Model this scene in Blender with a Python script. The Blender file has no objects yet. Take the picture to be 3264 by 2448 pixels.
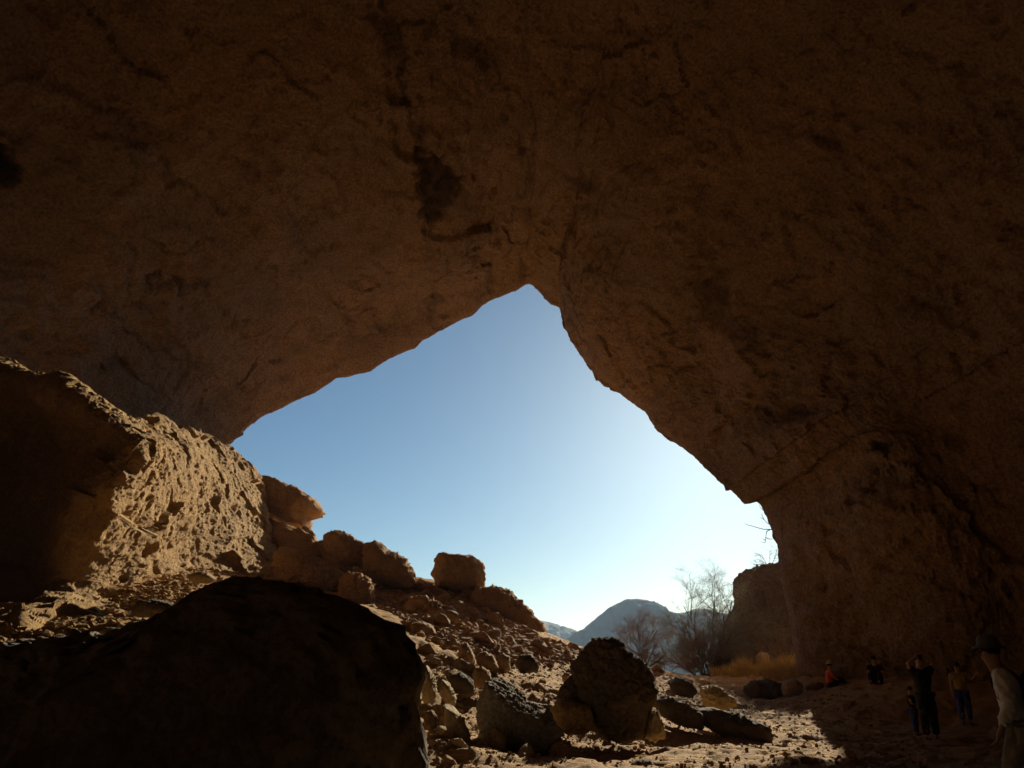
import bpy, math, random
import numpy as np
from mathutils import Vector

# ------------------------------------------------------------------ camera, sky, sun, exposure
C = bpy.context.scene
COL = C.collection
PITCH = math.radians(20.3)
CAMZ = 1.6
F = 731.0 / 1024 * 3264          # focal length in photo pixels
cam_d = bpy.data.cameras.new('camera'); cam = bpy.data.objects.new('camera', cam_d); COL.objects.link(cam)
cam_d.sensor_width = 36; cam_d.lens = 36 * 731 / 1024; cam_d.clip_start = 0.05; cam_d.clip_end = 60000
cam.location = (0, 0, CAMZ); cam.rotation_euler = (math.pi / 2 + PITCH, 0, 0)
C.camera = cam


def ray(px, py):
    a = (px - 1632) / F; b = (1224 - py) / F
    return np.array([a, math.cos(PITCH) - b * math.sin(PITCH), math.sin(PITCH) + b * math.cos(PITCH)])


def P(px, py, Y):
    """world point on the sight line through photo pixel (px, py) at world depth Y"""
    r = ray(px, py)
    return np.array([r[0] / r[1] * Y, Y, r[2] / r[1] * Y + CAMZ])


SUN_PX = (2325, 1256)
sd = ray(*SUN_PX); sd = sd / np.linalg.norm(sd)
SUN_EL = math.asin(sd[2]); SUN_AZ = math.atan2(sd[0], sd[1])      # azimuth clockwise from +Y
w = bpy.data.worlds.new('World'); C.world = w; w.use_nodes = True
nt = w.node_tree; nt.nodes.clear()
sky = nt.nodes.new('ShaderNodeTexSky'); sky.sky_type = 'NISHITA'; sky.sun_disc = False
sky.sun_elevation = SUN_EL; sky.sun_rotation = SUN_AZ
sky.air_density = 1.0; sky.dust_density = 1.4; sky.ozone_density = 4.4; sky.altitude = 1500
bg = nt.nodes.new('ShaderNodeBackground'); bg.inputs['Strength'].default_value = 0.05
wo = nt.nodes.new('ShaderNodeOutputWorld')
tint = nt.nodes.new('ShaderNodeMix'); tint.data_type = 'RGBA'; tint.blend_type = 'MULTIPLY'; tint.inputs[0].default_value = 1
tint.inputs[7].default_value = (.90, 1.0, .90, 1)
nt.links.new(sky.outputs[0], tint.inputs[6]); nt.links.new(tint.outputs[2], bg.inputs[0]); nt.links.new(bg.outputs[0], wo.inputs[0])
sl = bpy.data.lights.new('sun', 'SUN'); so = bpy.data.objects.new('sun', sl); COL.objects.link(so)
sl.energy = 5.0; sl.angle = math.radians(0.53); sl.color = (1.0, 0.875, 0.655)
so.rotation_euler = Vector((-sd[0], -sd[1], -sd[2])).to_track_quat('-Z', 'Y').to_euler()
C.view_settings.view_transform = 'Standard'; C.view_settings.look = 'None'
C.view_settings.exposure = 0.72; C.view_settings.gamma = 1.0
C.cycles.use_denoising = True
C.cycles.max_bounces = 8; C.cycles.diffuse_bounces = 3
C.cycles.volume_bounces = 0
C.cycles.sample_clamp_indirect = 4.0

# ------------------------------------------------------------------ noise
def _h(ix, iy, iz, s):
    n = (ix.astype(np.uint32) * np.uint32(374761393) + iy.astype(np.uint32) * np.uint32(668265263)
         + iz.astype(np.uint32) * np.uint32(2147483647) + np.uint32((s * 974711 + 12345) & 0xffffffff))
    n = (n ^ (n >> np.uint32(13))) * np.uint32(1274126177)
    n = (n ^ (n >> np.uint32(16))) * np.uint32(2246822519)
    return n ^ (n >> np.uint32(15))


def _u(n):
    return (n & np.uint32(0xffffff)).astype(np.float64) / 0xffffff


G3 = np.array([[1,1,0],[-1,1,0],[1,-1,0],[-1,-1,0],[1,0,1],[-1,0,1],[1,0,-1],[-1,0,-1],[0,1,1],[0,-1,1],[0,1,-1],[0,-1,-1]], float)


def perlin(p, s=0):
    i = np.floor(p).astype(np.int64); f = p - i
    u = f * f * f * (f * (f * 6 - 15) + 10)
    out = 0
    for dx in (0, 1):
        for dy in (0, 1):
            for dz in (0, 1):
                g = G3[_h(i[:, 0] + dx, i[:, 1] + dy, i[:, 2] + dz, s) % np.uint32(12)]
                d = g[:, 0] * (f[:, 0] - dx) + g[:, 1] * (f[:, 1] - dy) + g[:, 2] * (f[:, 2] - dz)
                wt = (u[:, 0] if dx else 1 - u[:, 0]) * (u[:, 1] if dy else 1 - u[:, 1]) * (u[:, 2] if dz else 1 - u[:, 2])
                out = out + wt * d
    return out


def fbm(p, o=4, s=0, gain=0.5, ridged=False):
    a = 1.0; t = 0; r = 0
    for k in range(o):
        n = perlin(p * (2.03 ** k) + 17.3 * k, s + k)
        if ridged: n = 1 - 2 * np.abs(n) * 1.6
        r = r + a * n; t += a; a *= gain
    return r / t


def worley(p, s=0):
    """F1, F2 distance and a facet value (a random slope for every cell)"""
    i = np.floor(p).astype(np.int64); f = p - i
    b1 = np.full(len(p), 9.0); b2 = b1.copy(); fac = np.zeros(len(p)); rnd = np.zeros(len(p))
    for dx in (-1, 0, 1):
        for dy in (-1, 0, 1):
            for dz in (-1, 0, 1):
                a, b, c = i[:, 0] + dx, i[:, 1] + dy, i[:, 2] + dz
                q = np.stack([dx + _u(_h(a, b, c, s)) - f[:, 0], dy + _u(_h(a, b, c, s + 1)) - f[:, 1], dz + _u(_h(a, b, c, s + 2)) - f[:, 2]], 1)
                d = (q ** 2).sum(1)
                g = np.stack([_u(_h(a, b, c, s + k)) - .5 for k in (3, 4, 5)], 1) * 2
                fv = (q * g).sum(1) + (_u(_h(a, b, c, s + 6)) - .5) * .5
                m = d < b1
                b2 = np.where(m, b1, np.minimum(b2, d)); fac = np.where(m, fv, fac); rnd = np.where(m, _u(_h(a, b, c, s + 9)), rnd); b1 = np.where(m, d, b1)
    worley.rnd = rnd
    return np.sqrt(b1), np.sqrt(b2), fac


def pits(p, s, rad=.42, share=.6):
    'isolated round hollows, 0..1 deep, of varied size'
    f1, _, _ = worley(p, s); r = worley.rnd
    k = np.where(r < share, .35 + .65 * (r / share), 0); return sstep(1, .35, f1 / (rad * k + 1e-6)) * (k > 0) * (.5 + .5 * k)


def sstep(a, b, x):
    t = np.clip((x - a) / (b - a), 0, 1); return t * t * (3 - 2 * t)


# ------------------------------------------------------------------ mesh helpers
def raw_mesh(name, V, Fq, mat, parent=None, smooth=True, mats=None, midx=None):
    """V (n,3); Fq (m,k) faces all with k corners"""
    V = np.asarray(V, np.float32); Fq = np.asarray(Fq, np.int32)
    me = bpy.data.meshes.new(name); k = Fq.shape[1]
    me.vertices.add(len(V)); me.vertices.foreach_set('co', V.ravel())
    me.loops.add(Fq.size); me.loops.foreach_set('vertex_index', Fq.ravel())
    me.polygons.add(len(Fq)); me.polygons.foreach_set('loop_start', np.arange(0, Fq.size, k, dtype=np.int32))
    try: me.polygons.foreach_set('loop_total', np.full(len(Fq), k, np.int32))
    except Exception: pass
    me.polygons.foreach_set('use_smooth', np.full(len(Fq), smooth))
    me.update(calc_edges=True); me.validate()
    if mat: me.materials.append(mat)
    o = bpy.data.objects.new(name, me); COL.objects.link(o)
    if parent: o.parent = parent
    return o


def gridfaces(n, m, flip=False):
    i = np.arange(n * m).reshape(n, m)
    q = np.stack([i[:-1, :-1], i[1:, :-1], i[1:, 1:], i[:-1, 1:]], -1).reshape(-1, 4)
    return q[:, ::-1] if flip else q


def grid_normals(G):
    a = np.gradient(G, axis=0); b = np.gradient(G, axis=1)
    n = np.cross(a, b); return n / (np.linalg.norm(n, axis=2, keepdims=True) + 1e-9)


def catmull(A, t):
    """A (n, ...) control values at 0..n-1, t parameters -> interpolated"""
    n = len(A); i = np.clip(np.floor(t).astype(int), 0, n - 2); f = (t - i).reshape((-1,) + (1,) * (A.ndim - 1))
    p1, p2 = A[i], A[i + 1]; p0 = np.where((i > 0).reshape(f.shape), A[np.maximum(i - 1, 0)], 2 * p1 - p2)
    p3 = np.where((i < n - 2).reshape(f.shape), A[np.minimum(i + 2, n - 1)], 2 * p2 - p1)
    return .5 * (2 * p1 + (p2 - p0) * f + (2 * p0 - 5 * p1 + 4 * p2 - p3) * f ** 2 + (3 * p1 - p0 - 3 * p2 + p3) * f ** 3)


def set_attr(o, name, vals):
    a = o.data.attributes.new(name, 'FLOAT', 'POINT'); a.data.foreach_set('value', np.asarray(vals, np.float32))


def tag(o, label=None, cat=None, group=None, kind=None):
    if label: o['label'] = label
    if cat: o['category'] = cat
    if group: o['group'] = group
    if kind: o['kind'] = kind
    return o


def empty(name, loc):
    e = bpy.data.objects.new(name, None); COL.objects.link(e); e.location = tuple(float(c) for c in loc); e.empty_display_size = .2
    return e


def to_px(X):
    x, y, z = X[..., 0], X[..., 1], X[..., 2] - CAMZ
    d = y * math.cos(PITCH) + z * math.sin(PITCH); u = -y * math.sin(PITCH) + z * math.cos(PITCH)
    d = np.where(np.abs(d) < .01, .01, d)
    return np.where(d > .05, 1632 + x / d * F, -9e3), np.where(d > .05, 1224 - u / d * F, -9e3)


# ------------------------------------------------------------------ materials
def rock_mat(name, c1, c2, c3, scale=1.0, bump=0.5, grain=1.0, stain=False, rough=0.95, dist=0.05):
    m = bpy.data.materials.new(name); m.use_nodes = True; t = m.node_tree; N = t.nodes; L = t.links
    b = N['Principled BSDF']; b.inputs['Roughness'].default_value = rough
    b.inputs['Specular IOR Level'].default_value = 0.15
    tc = N.new('ShaderNodeNewGeometry')

    def noise(sc, det, ro=.55):
        n = N.new('ShaderNodeTexNoise'); n.inputs['Scale'].default_value = sc; n.inputs['Detail'].default_value = det
        n.inputs['Roughness'].default_value = ro; L.new(tc.outputs['Position'], n.inputs['Vector']); return n

    def ramp(src, a, bb, ca, cb):
        r = N.new('ShaderNodeValToRGB'); r.color_ramp.elements[0].position = a; r.color_ramp.elements[1].position = bb
        r.color_ramp.elements[0].color = (*ca, 1); r.color_ramp.elements[1].color = (*cb, 1); L.new(src, r.inputs[0]); return r

    def mix(f, a, bb, mode='MIX'):
        x = N.new('ShaderNodeMix'); x.data_type = 'RGBA'; x.blend_type = mode
        if isinstance(f, float): x.inputs[0].default_value = f
        else: L.new(f, x.inputs[0])
        for s, v in ((6, a), (7, bb)):
            if isinstance(v, tuple): x.inputs[s].default_value = (*v, 1)
            else: L.new(v, x.inputs[s])
        return x.outputs[2]
    n1 = noise(.35 * scale, 5); n2 = noise(2.3 * scale, 8, .65); n3 = noise(11 * scale, 8, .7)
    col = mix(ramp(n1.outputs[0], .38, .62, (0, 0, 0), (1, 1, 1)).outputs[0], c1, c2)
    col = mix(ramp(n2.outputs[0], .5, .72, (0, 0, 0), (.8, .8, .8)).outputs[0], col, c3)
    sp = ramp(n3.outputs[0], .36, .6, (.45, .45, .45), (1.15, 1.15, 1.15))
    col = mix(grain * .8, col, sp.outputs[0], 'MULTIPLY')
    if stain:
        at = N.new('ShaderNodeAttribute'); at.attribute_name = 'stain'
        col = mix(at.outputs['Fac'], col, (.035, .024, .026))
    L.new(col, b.inputs['Base Color'])
    bp = N.new('ShaderNodeBump'); bp.inputs['Strength'].default_value = bump; bp.inputs['Distance'].default_value = dist
    ad = N.new('ShaderNodeMath'); ad.operation = 'ADD'; L.new(n2.outputs[0], ad.inputs[0]); L.new(n3.outputs[0], ad.inputs[1])
    L.new(ad.outputs[0], bp.inputs['Height']); L.new(bp.outputs[0], b.inputs['Normal'])
    return m


def plain(name, c, rough=.9, var=.25, sc=8.0):
    m = bpy.data.materials.new(name); m.use_nodes = True; N = m.node_tree.nodes; L = m.node_tree.links
    b = N['Principled BSDF']; b.inputs['Roughness'].default_value = rough; b.inputs['Specular IOR Level'].default_value = .2
    n = N.new('ShaderNodeTexNoise'); n.inputs['Scale'].default_value = sc; n.inputs['Detail'].default_value = 5
    g = N.new('ShaderNodeNewGeometry'); L.new(g.outputs['Position'], n.inputs['Vector'])
    r = N.new('ShaderNodeValToRGB'); r.color_ramp.elements[0].position = .3; r.color_ramp.elements[1].position = .7
    r.color_ramp.elements[0].color = (*[x * (1 - var) for x in c], 1); r.color_ramp.elements[1].color = (*[min(1, x * (1 + var)) for x in c], 1)
    L.new(n.outputs[0], r.inputs[0]); L.new(r.outputs[0], b.inputs['Base Color'])
    return m


M_CAVE = rock_mat('cave_stone', (.40, .26, .185), (.32, .22, .16), (.24, .15, .11), .8, 1.0, 1.0, stain=True, dist=.16)
M_WALL = rock_mat('wall_stone', (.43, .265, .105), (.35, .215, .09), (.24, .14, .06), 1.2, .9, .8, dist=.06)
M_ROCK = rock_mat('boulder_stone', (.42, .27, .14), (.33, .21, .11), (.22, .14, .075), 1.6, .9, .9, dist=.04)
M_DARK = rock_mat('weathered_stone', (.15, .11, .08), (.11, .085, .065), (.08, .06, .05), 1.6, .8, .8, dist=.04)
M_PALE = rock_mat('pale_stone', (.47, .36, .22), (.37, .275, .16), (.25, .17, .095), 2.0, .9, .7, dist=.03)
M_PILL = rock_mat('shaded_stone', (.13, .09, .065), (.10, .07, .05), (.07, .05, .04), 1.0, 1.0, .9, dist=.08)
M_MID = rock_mat('grey_stone', (.30, .26, .20), (.22, .19, .15), (.14, .115, .09), 1.8, 1.0, .9, dist=.04)
M_RED = rock_mat('red_stone', (.46, .275, .135), (.37, .22, .11), (.26, .15, .08), 1.4, .9, .9, dist=.05)
M_GND = rock_mat('sandy_soil', (.55, .335, .145), (.46, .275, .12), (.33, .19, .085), 2.0, 1.0, .9, dist=.05)
M_HILL = rock_mat('hill_scrub', (.026, .032, .028), (.034, .036, .03), (.018, .024, .02), .05, .2, .9, dist=3.0)

# ------------------------------------------------------------------ ground height
GP = [(0, 0, 0), (5, 0, 0), (-5, 0, .2), (0, -10, 0), (10, -8, 0), (-10, -8, .5), (5, 7.5, 0), (-4, 5, .3), (-8, 8, 1.2), (2, 6, 0), (9, 8, -.1),
      (-15, 50, 1), (-5, 50, 1), (5, 50, -1.5), (15, 52, -3), (28, 50, 0), (-18, 20, 5), (-20, 35, 7), (-25, 0, 3), (22, 20, 1), (24, 35, 1.5), (20, 0, 0),
      (0, -30, 0), (25, -25, 1), (-25, -25, 3)]
for q in [(1400, 2448, 9.6), (1900, 2448, 9.6), (2400, 2448, 9.8), (2800, 2448, 10.2), (3200, 2448, 11), (1740, 2400, 12.6), (1950, 2345, 15.6),
          (1620, 2150, 22), (1300, 2200, 15), (1400, 2330, 12), (1450, 2000, 25), (1744, 2040, 38), (1859, 2068, 36), (2090, 2132, 34),
          (2177, 2153, 36), (2260, 2179, 40), (2350, 2168, 42), (2480, 2150, 38), (2560, 2210, 30), (2400, 2280, 25.5), (2250, 2350, 19.3),
          (2500, 2350, 18.3), (2100, 2400, 14), (2967, 2366, 17), (3080, 2320, 22), (2911, 2329, 20), (2660, 2125, 31), (2800, 2130, 29.5),
          (3000, 2140, 26.5), (2700, 2190, 27.5), (2950, 2190, 24.5), (1545, 1888, 38), (1358, 1868, 36), (1180, 1850, 36), (1030, 1765, 39),
          (1250, 1950, 26), (1100, 1920, 28), (900, 1865, 30), (700, 1840, 25.5), (500, 1910, 18.5), (300, 1990, 13.5), (50, 2040, 12.2), (100, 1965, 15.6), (280, 1935, 16.8),
          (1000, 1990, 18), (1350, 2050, 20), (1330, 2130, 17), (1900, 2200, 20), (1750, 2110, 27)]:
    GP.append(tuple(P(*q)))
GP = np.array(GP, float)


def _tps(d2): return np.where(d2 > 1e-9, .5 * d2 * np.log(np.maximum(d2, 1e-9)), 0)


_n = len(GP); _A = np.zeros((_n + 3, _n + 3))
_A[:_n, :_n] = _tps(((GP[:, None, :2] - GP[None, :, :2]) ** 2).sum(-1)) + np.eye(_n) * 1.5
_A[:_n, _n] = 1; _A[:_n, _n + 1:] = GP[:, :2]; _A[_n:, :_n] = _A[:_n, _n:].T
_W = np.linalg.solve(_A, np.concatenate([GP[:, 2], [0, 0, 0]]))


def ground_z(x, y, fine=True):
    x = np.asarray(x, float).ravel(); y = np.asarray(y, float).ravel()
    cx = np.clip(x, -30, 30); cy = np.clip(y, -30, 52)
    z = np.empty_like(cx)
    for s in range(0, len(cx), 20000):
        a, b = cx[s:s + 20000], cy[s:s + 20000]
        z[s:s + 20000] = _tps((a[:, None] - GP[:, 0]) ** 2 + (b[:, None] - GP[:, 1]) ** 2) @ _W[:_n] + _W[_n] + _W[_n + 1] * a + _W[_n + 2] * b
    over = np.sqrt(np.maximum(y - 46, 0) ** 2 + np.maximum(np.abs(x) - 45, 0) ** 2 * (y > 20) + np.maximum(-y - 40, 0) ** 2 * 0)
    k = 1 - np.exp(-over / 55)
    z = z * (1 - k) - 62 * k
    if fine:
        p = np.stack([x, y, np.zeros_like(x)], 1)
        near = np.exp(-(over / 40)) * np.exp(-np.maximum(np.hypot(x - 3, y - 18) - 45, 0) / 20)
        z = z + near * (.20 * fbm(p * .45, 3, 5) + .10 * fbm(p * 1.9, 3, 9) + .045 * fbm(p * 7, 3, 15, .6))
        f1, f2, fa = worley(p * 2.2, 21)
        z = z + near * .05 * fa
        z = z + (1 - np.exp(-over / 300)) * 12 * fbm(p * .004, 4, 33)
    return z


def gz(x, y): return float(ground_z([x], [y])[0])


def hit_ground(px, py, y0=8.0, y1=46.0):
    """first meeting of a sight line with the ground"""
    ys = np.arange(y0, y1, .12); r = ray(px, py)
    X = r[0] / r[1] * ys; Z = r[2] / r[1] * ys + CAMZ
    g = ground_z(X, ys, False); m = np.nonzero(Z < g)[0]
    if len(m) == 0: return None
    k = m[0]; return float(X[k]), float(ys[k])


def axis(n, c, half, fine, far):
    u = np.linspace(-1, 1, n); b = 6.2
    s = np.sinh(b * u) / math.sinh(b)
    return c + u * half * fine + s * far


gx = np.concatenate([[-20000, -6000, -2000, -700, -300, -150, -90], np.linspace(-60, -17, 36), np.linspace(-16.5, -3, 110), np.linspace(-2.9, 13, 240), np.linspace(13.15, 22, 60), np.linspace(23, 60, 30), [90, 150, 300, 700, 2000, 6000, 20000]])
gy = np.concatenate([[-8000, -800, -200, -80], np.linspace(-45, 7, 50), np.linspace(7.3, 20, 190), np.linspace(20.1, 40, 190), np.linspace(40.3, 60, 50), [64, 70, 80, 95, 115, 140, 180, 240, 320, 450, 650, 900, 1300, 1900, 2800, 4500, 8000, 20000]])
X, Y = np.meshgrid(gx, gy, indexing='ij')
G = np.stack([X, Y, ground_z(X, Y).reshape(X.shape)], -1)
o = raw_mesh('ground', G.reshape(-1, 3), gridfaces(*X.shape), M_GND); tag(o, kind='structure')
o.data.materials.append(M_HILL)
fy = G.reshape(-1, 3)[gridfaces(*X.shape)[:, 0], 1]; o.data.polygons.foreach_set('material_index', (fy > 70).astype(np.int32))

# ------------------------------------------------------------------ hills far beyond the valley
def hill_range(name, prof, Y0, depth, seed, xs=(-900, 2600)):
    """prof: skyline as photo pixels at depth Y0"""
    pts = np.array([P(px, py, Y0) for px, py in prof])
    x = np.linspace(xs[0], xs[1], 420); z = np.interp(x, pts[:, 0], pts[:, 2])
    z = np.convolve(np.pad(z, 3, 'edge'), np.ones(7) / 7, 'valid')
    z = z + 8 * fbm(np.stack([x * .02, x * 0, x * 0 + seed], 1), 4, seed + 2, .6)
    t = np.linspace(-1, 1, 120); Y = Y0 + t * depth
    cs = np.cos(np.clip(t, -1, 1) * math.pi / 2) ** 1.3
    XX, TT = np.meshgrid(x, t, indexing='ij')
    Z = -75 + (z[:, None] + 75) * cs[None, :]
    p = np.stack([XX.ravel() * .011, (TT * depth).ravel() * .007, np.zeros(XX.size)], 1)
    Z = Z + ((fbm(p, 5, seed, .55, True) - .45).reshape(XX.shape) * 40) * np.sin(np.clip(1 - np.abs(TT), 0, 1) * math.pi) 
    pp = np.stack([XX.ravel() * .08, (TT * depth).ravel() * .08, np.zeros(XX.size)], 1)
    Z = Z + 1.3 * np.abs(fbm(pp, 3, seed + 9)).reshape(XX.shape) * 2
    o = raw_mesh(name, np.stack([XX, np.broadcast_to(Y[None, :], XX.shape), Z], -1).reshape(-1, 3), gridfaces(*XX.shape), M_HILL)
    return tag(o, kind='structure')


hill_range('hills', [(1300, 2120), (1700, 2120), (1760, 2060), (1848, 2014), (1900, 1972), (1945, 1935), (1975, 1918), (2005, 1909), (2033, 1905), (2060, 1911), (2085, 1925), (2105, 1943),
                     (2116, 1954), (2140, 1953), (2166, 1958), (2190, 1953), (2210, 1940), (2235, 1936), (2265, 1944), (2293, 1956), (2330, 1975), (2420, 2010), (2600, 2030), (3200, 2060)], 1500, 270, 3, (-200, 1900))
hill_range('hills', [(700, 2100), (1300, 2000), (1500, 1970), (1600, 1955), (1690, 1968), (1730, 1976), (1790, 1999), (1823, 2009), (1840, 2008), (1856, 2016), (1950, 2060), (2300, 2080)], 2400, 480, 8, (-1600, 1400))

# ------------------------------------------------------------------ cave shell
RIM = [(716, 1431), (735, 1412), (767, 1387), (785, 1366), (812, 1343), (845, 1322), (885, 1306), (944, 1276), (985, 1258), (1033, 1232), (1075, 1202), (1110, 1199), (1180, 1180),
       (1235, 1143), (1284, 1121), (1320, 1108), (1345, 1084), (1387, 1062), (1440, 1033), (1505, 1003), (1535, 974), (1575, 949), (1620, 934), (1653, 922), (1676, 905), (1687, 903), (1700, 908), (1712, 922),
       (1730, 938), (1741, 955), (1757, 970), (1783, 977), (1787, 992), (1793, 1018), (1798, 1043), (1812, 1062), (1818, 1085), (1830, 1099), (1850, 1130), (1870, 1160), (1890, 1186), (1896, 1203), (1930, 1230), (1977, 1254), (2010, 1280),
       (2058, 1313), (2075, 1342), (2095, 1372), (2130, 1398), (2184, 1431), (2215, 1455), (2258, 1498), (2290, 1530), (2311, 1548), (2317, 1563), (2331, 1561), (2349, 1581), (2360, 1588), (2376, 1607), (2395, 1603), (2412, 1597),
       (2426, 1608), (2444, 1645), (2450, 1665), (2462, 1692), (2466, 1712), (2480, 1740), (2484, 1765), (2484, 1800), (2500, 1880), (2515, 1960), (2530, 2060), (2545, 2140)]
rim = np.array([P(px, py, np.interp(px, [700, 1100, 1690, 2100, 2300, 2480, 2560], [40, 39.5, 39.3, 36.5, 32.3, 31, 32])) for px, py in RIM])
left_ext = np.array([[-26, 40, -6], [-24.5, 40, 0], [-21, 40, 5.5], [-18, 40, 8.6]], float)
right_ext = np.array([[14.9, 32, -.5], [15.7, 32, -6]], float)
rim = np.concatenate([left_ext, rim, right_ext])
NU = 900
seg = np.concatenate([[0], np.cumsum(np.linalg.norm(np.diff(rim[:, [0, 2]], axis=0), axis=1))])
tt = np.linspace(0, seg[-1], NU)
rim = np.stack([np.interp(tt, seg, rim[:, k]) for k in range(3)], 1)
CX, CZ = 1.0, 3.0
phi = np.arctan2(rim[:, 2] - CZ, rim[:, 0] - CX); phi = np.where(phi < -math.pi / 2 - .3, phi + 2 * math.pi, phi)
R0 = np.hypot(rim[:, 0] - CX, rim[:, 2] - CZ)


def dome(ph, rl, rr, up):
    a = np.where(np.cos(ph) < 0, rl, rr)
    return 1 / np.sqrt((np.cos(ph) / a) ** 2 + (np.sin(ph) / up) ** 2)


# sections: (Y offset from the rim or absolute Y, weight of dome, dome sizes, extra radius)
SEC = []   # list of (Yarray, Rarray)
Yr = rim[:, 1]
SEC.append((Yr + 60, R0 + 95))
SEC.append((Yr + 30, R0 + 60))
SEC.append((Yr + 12, R0 + 26))
SEC.append((Yr + 4.5, R0 + 9))
SEC.append((Yr + 1.2, R0 + 2.0))
SEC.append((Yr + 0.25, R0 + .25))
SEC.append((Yr, R0))
SEC.append((Yr - 0.5, R0 + .12))
SEC.append((Yr - 2.5, R0 + .9))
D1 = dome(phi, 24, 17, 19); D2 = dome(phi, 24, 16.3, 20); D3 = dome(phi, 22, 14, 18)
SEC.append((Yr - 6.5, R0 * .75 + D1 * .25 + .6))
SEC.append((Yr * 0 + 23, R0 * .35 + D1 * .65 + .3))
SEC.append((Yr * 0 + 16, D2))
SEC.append((Yr * 0 + 7, D2 * .98))
SEC.append((Yr * 0 - 3, D3))
SEC.append((Yr * 0 - 13, D3 * .85))
SEC.append((Yr * 0 - 21, D3 * .55))
SEC.append((Yr * 0 - 24, D3 * .02))
CT = np.stack([np.stack([CX + r * np.cos(phi), y, CZ + r * np.sin(phi)], -1) for y, r in SEC])   # (nsec, NU, 3)
# parameter spacing: few rows outside, dense inside the view
tv = np.concatenate([np.linspace(0, 4, 30)[:-1], np.linspace(4, 8, 60)[:-1], np.linspace(8, 10, 170)[:-1], np.linspace(10, 12, 220)[:-1], np.linspace(12, 16, 50)])
G = catmull(CT, tv)
N = grid_normals(G); 
inward = np.stack([np.full(G.shape[:2], CX) - G[..., 0], np.zeros(G.shape[:2]), CZ - G[..., 2]], -1)
N = N * np.sign((N * inward).sum(-1, keepdims=True) * np.where((tv < 6)[:, None, None], -1, 1) + 1e-9)
# keep normals consistent around the lip: use the in-plane inward direction blended there
fl = G.reshape(-1, 3); nn = N.reshape(-1, 3)
wl = np.repeat(sstep(6.2, 8.6, tv) + sstep(5.8, 3.5, tv), NU)          # 0 at the lip, 1 away from it
px, py = to_px(fl)
big = fbm(fl * np.array([.10, .07, .12]), 3, 41) * 1.9
mid = fbm(fl * np.array([.42, .28, .42]) + perlin(fl * .2, 3)[:, None] * .6, 3, 47) * .28
sm = fbm(fl * np.array([1.7, 1.1, 1.7]), 4, 53, .6) * .22
f1, f2, fa = worley(fl * np.array([.55, .4, .55]) + .5 * np.stack([perlin(fl * .7, 5), perlin(fl * .7, 6), perlin(fl * .7, 7)], 1), 60)
g1, g2, ga = worley(fl * np.array([1.9, 1.4, 1.9]) + .35 * np.stack([perlin(fl * 1.7, 8), perlin(fl * 1.7, 9), perlin(fl * 1.7, 10)], 1), 70)
chips = np.clip(fbm(fl * .3, 2, 90) * 3 + .35, 0, 1)
disp = (big + mid) * wl + sm * (.4 + .6 * wl) + fa * .14 * wl + ga * .13 * chips * (.6 + .4 * wl)
hw = np.stack([perlin(fl * .5, 25), perlin(fl * .5, 26), perlin(fl * .5, 27)], 1) * .7 + np.stack([perlin(fl * 2, 28), perlin(fl * 2, 29), perlin(fl * 2, 30)], 1) * .2
_, _, fb = worley((fl + hw) * np.array([.20, .15, .26]), 80); disp = disp + fb * .24 * wl
_, _, fc2 = worley((fl + hw * .6) * np.array([.9, .45, 1.2]), 84); disp = disp + fc2 * .16 * sstep(-.1, .25, fbm(fl * .22, 2, 86)) * wl
disp = disp + .085 * fbm(fl * 4.2, 3, 88, .65) * (.5 + .5 * wl)
# cracks
cr = np.abs(fbm(fl * np.array([.22, .16, .3]) + 4 * 0, 4, 77, .55)); crk = np.exp(-(cr / .012) ** 2) * sstep(-.02, .12, fbm(fl * .25, 2, 99))
disp = disp - crk * .05 * wl


def poly_mask(pts, soft):
    """soft mask on the ceiling for a patch whose outline is given by photo pixels"""
    pts = np.array(pts, float); q = np.stack([px, py], 1)
    q = q + np.stack([perlin(fl * 1.3, 11), perlin(fl * 1.3, 12)], 1) * 26 + np.stack([perlin(fl * 4, 11), perlin(fl * 4, 12)], 1) * 14
    sel = np.nonzero((q[:, 0] > pts[:, 0].min() - 150) & (q[:, 0] < pts[:, 0].max() + 150) & (q[:, 1] > pts[:, 1].min() - 150) & (q[:, 1] < pts[:, 1].max() + 150) & (np.repeat(tv, NU) > 7))[0]
    out = np.zeros(len(fl)); s = q[sel]; ins = np.zeros(len(s), bool); dmin = np.full(len(s), 1e9)
    for k in range(len(pts)):
        a, b = pts[k - 1], pts[k]
        c = ((a[1] > s[:, 1]) != (b[1] > s[:, 1])) & (s[:, 0] < (b[0] - a[0]) * (s[:, 1] - a[1]) / (b[1] - a[1] + 1e-9) + a[0]); ins ^= c
        ab = b - a; t = np.clip(((s - a) @ ab) / (ab @ ab), 0, 1); dmin = np.minimum(dmin, np.linalg.norm(s - a - t[:, None] * ab, axis=1))
    out[sel] = sstep(-soft, soft, np.where(ins, dmin, -dmin)); return out


def line_mask(pts, wid):
    q = np.stack([px, py], 1) + np.stack([perlin(fl * 1.1, 13), perlin(fl * 1.1, 14)], 1) * 45 + np.stack([perlin(fl * 3.7, 13), perlin(fl * 3.7, 14)], 1) * 16
    pts = np.array(pts, float); d = np.full(len(fl), 1e9)
    for a, b in zip(pts[:-1], pts[1:]):
        ab = b - a; t = np.clip(((q - a) @ ab) / (ab @ ab), 0, 1); d = np.minimum(d, np.linalg.norm(q - a - t[:, None] * ab, axis=1))
    return np.exp(-(d / wid) ** 2) * (np.repeat(tv, NU) > 7)


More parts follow.
